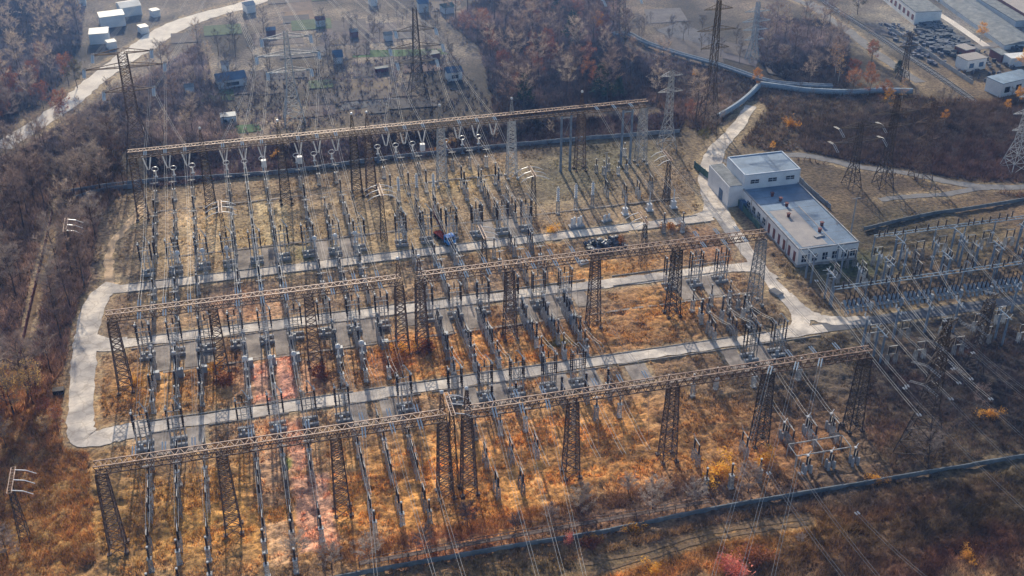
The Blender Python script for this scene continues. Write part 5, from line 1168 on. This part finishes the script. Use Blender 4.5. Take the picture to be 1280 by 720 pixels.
def pipeline(label, pts, r, h, m, n=2, gap=1.3):
    P = smooth([G2(*p) for p in pts], 5); ox, oy = P[0]; t = thing('pipeline', label, 'pipeline', (ox, oy, 0))
    for q in range(n):
        b = MB()
        for a, c in zip(P, P[1:]):
            L = hypot(c[0] - a[0], c[1] - a[1]) or 1; nx_, ny_ = -(c[1] - a[1]) / L, (c[0] - a[0]) / L; o = (q - (n - 1) / 2) * gap
            b.bar((a[0] - ox + nx_ * o, a[1] - oy + ny_ * o, h), (c[0] - ox + nx_ * o, c[1] - oy + ny_ * o, h), r, r, 8)
        link('pipe', b, M[m], t)
    b = MB()
    for k in range(0, len(P), 2): b.box(P[k][0] - ox, P[k][1] - oy, h / 2 - .2, .4, n * gap, h)
    link('support', b, M['concrete'], t)
pipeline('twin heating pipes crossing the rough land beyond the gate', [(766, 47), (784, 46), (808, 58), (850, 72), (900, 86), (960, 106), (1010, 111), (1040, 112)], .42, 1.2, 'bluecon')
pipeline('fat pale blue pipe bending down to the gate road', [(896, 150), (918, 137), (935, 124), (948, 111)], .8, 1.0, 'bluesteel', 1)
pipeline('fat pale blue pipe running past the birch clump', [(950, 109), (980, 113), (1010, 117), (1060, 119), (1100, 117), (1140, 118)], .8, 1.0, 'bluesteel', 1)
m = MB(); sl = MB(); P = smooth([G2(*p) for p in [(1020, -6), (1045, 12), (1090, 40), (1135, 70), (1180, 100), (1225, 132)]], 8)
t = thing('rail_track', 'old single rail track running diagonally past the works yard', 'rail track', (0, 0, 0))
for o in (-.76, .76):
    for a, c in zip(P, P[1:]):
        L = hypot(c[0] - a[0], c[1] - a[1]) or 1; nx_, ny_ = -(c[1] - a[1]) / L, (c[0] - a[0]) / L
        m.bar((a[0] + nx_ * o, a[1] + ny_ * o, .3), (c[0] + nx_ * o, c[1] + ny_ * o, .3), .09)
link('rail', m, M['darksteel'], t)
for a, c in zip(P, P[1:]):
    L = hypot(c[0] - a[0], c[1] - a[1]); rz = atan2(c[1] - a[1], c[0] - a[0]); k = 0
    while k < L: sl.box(a[0] + (c[0] - a[0]) * k / L, a[1] + (c[1] - a[1]) * k / L, .12, .28, 2.6, .2, rz); k += 1.0
link('sleeper', sl, M['concrete'], t)
for (px, py), h, lab in [((1062, 300), 10.5, 'tall pale pole right behind the building corner'), ((757, 228), 8, 'thin white pole between the far yard posts'), ((1016, 380), 0, '')][:2]:
    t = thing('pole', lab, 'pole', (*G2(px, py), 0)); m = MB(); m.bar((0, 0, -.1), (0, 0, h), .2, .12, 7, True); link('shaft', m, M['concrete'], t); m = MB(); m.bar((-1, 0, h), (1, 0, h + .1), .06); link('bracket', m, M['concrete'], t)
# garden plots
def plot(A, B, C_, D_, name, col, jit=0):
    m = MB(); m.add([(*G2(*p), .05 + plot.z) for p in (A, B, C_, D_)], [(0, 1, 2, 3)]); plot.z += .004
    key = 'plot_' + '_'.join(str(c) for c in col)
    if key not in M: M[key] = mat('garden_soil', tuple(c * 1.15 for c in col), tuple(c * .75 for c in col), .35, .95, bump=.4, detail=8)
    struct(name, m, M[key])
plot.z = 0
for a in [((440, 72), (520, 70), (515, 62), (445, 63), (.09, .16, .06)), ((520, 70), (560, 68), (552, 61), (515, 62), (.10, .15, .06)), ((430, 122), (500, 116), (495, 98), (432, 100), (.20, .155, .11)), ((425, 138), (500, 130), (500, 122), (428, 126), (.14, .14, .15)),
          ((270, 170), (328, 164), (324, 155), (275, 158), (.08, .15, .06)), ((350, 30), (395, 26), (390, 12), (358, 14), (.22, .15, .10)), ((352, 16), (392, 12), (388, 2), (360, 3), (.19, .14, .11)), ((210, 95), (260, 92), (258, 68), (215, 70), (.17, .15, .16)),
          ((315, 58), (380, 54), (375, 38), (318, 42), (.17, .14, .13)), ((400, 58), (500, 52), (495, 28), (405, 32), (.16, .13, .13)), ((440, 98), (495, 94), (492, 78), (442, 80), (.15, .13, .12)), ((820, 38), (890, 72), (900, 50), (850, 28), (.12, .12, .14)),
          ((810, 30), (860, 26), (850, 10), (805, 12), (.14, .13, .14)), ((900, 72), (945, 84), (950, 62), (905, 52), (.11, .10, .12)), ((225, 130), (275, 126), (272, 100), (228, 103), (.16, .13, .13)), ((320, 120), (355, 116), (352, 85), (322, 88), (.15, .13, .12)),
          ((385, 148), (420, 143), (418, 122), (386, 126), (.15, .12, .12)), ((195, 165), (225, 162), (222, 148), (197, 150), (.24, .13, .07)), ((505, 92), (555, 88), (548, 80), (505, 82), (.17, .12, .11))]: plot(*a[:4], 'garden_plot', a[4])
pal = [(.115, .10, .10), (.13, .11, .105), (.10, .092, .095), (.15, .125, .11), (.12, .10, .095), (.08, .12, .06), (.16, .13, .11), (.12, .112, .118)]
for r_ in range(9):
    y_ = 8 + r_ * 17; x_ = 212 + random.uniform(0, 20)
    while x_ < 545 - (r_ > 6) * 40:
        w_ = random.uniform(18, 62); h_ = random.uniform(7, 16); y2 = y_ - (x_ - 380) * .05 + random.uniform(-6, 6)
        if random.random() < .5 and not (x_ < 330 - y_ * .2 and y_ < 40): plot((x_, y2), (x_ + w_, y2 - w_ * .07), (x_ + w_ - 2, y2 - w_ * .07 - h_), (x_ - 1, y2 - h_), 'garden_plot', random.choice(pal))
        x_ += w_ + random.uniform(1, 9)
for px, py, w_, h_ in ((835, 62, 70, 18), (905, 66, 50, 14), (960, 92, 60, 14), (1085, 40, 30, 10)): plot((px, py), (px + w_, py + w_ * .25), (px + w_ - 5, py + w_ * .25 - h_), (px - 5, py - h_), 'rough_field', random.choice(pal[:3]))
# small dark car-like bin at the left bend and pale boxes in the yard
a, b = MB(), MB(); a.box(0, 0, .55, 1.9, 1.3, .9); b.box(0, 0, 1.03, 2.0, 1.4, .08)
t = thing('waste_bin', 'small dark skip standing on the gravel by the left road bend', 'bin', (*G2(74, 492), 0)); link('body', a, M['tyre'], t); link('lid', b, M['darksteel'], t)
a, b = MB(), MB(); a.box(0, 0, .3, 1.6, 2.8, .5); b.box(0, 0, .58, 1.4, 2.6, .06)
t = thing('concrete_block', 'long pale concrete slab lying in the grass by the right road', 'slab', (*G2(970, 367), 0), .3); link('body', a, M['concrete'], t); link('cover', b, M['roadd'], t)
a, b = MB(), MB(); a.box(0, 0, .25, 2.2, 1.3, .5, .3); b.box(0, 0, .53, 1.8, .9, .07, .3)
t = thing('concrete_block', 'white slab beside the scrap pile under the middle gantry', 'slab', (*G2(729, 329), 0)); link('body', a, M['white'], t); link('cover', b, M['concrete'], t)

# ------------------------------------------------------------------ autumn haze (real air between the camera and the land)
m = MB(); m.box(120, 600, 21, 2400, 2400, 48)
hz = bpy.data.materials.new('haze'); hz.use_nodes = True; t_ = hz.node_tree; t_.nodes.clear()
vs = t_.nodes.new('ShaderNodeVolumeScatter'); vs.inputs['Color'].default_value = (.22, .45, 1.0, 1); vs.inputs['Density'].default_value = .0006; vs.inputs['Anisotropy'].default_value = .1
oo = t_.nodes.new('ShaderNodeOutputMaterial'); t_.links.new(vs.outputs[0], oo.inputs['Volume'])
ho = link('haze', m, hz); ho['kind'] = 'stuff'
m = MB(); m.box(120, 1272, 24, 2390, 2000, 53)
h2 = hz.copy(); h2.node_tree.nodes['Volume Scatter'].inputs['Density'].default_value = .0009
ho = link('haze', m, h2); ho['kind'] = 'stuff'
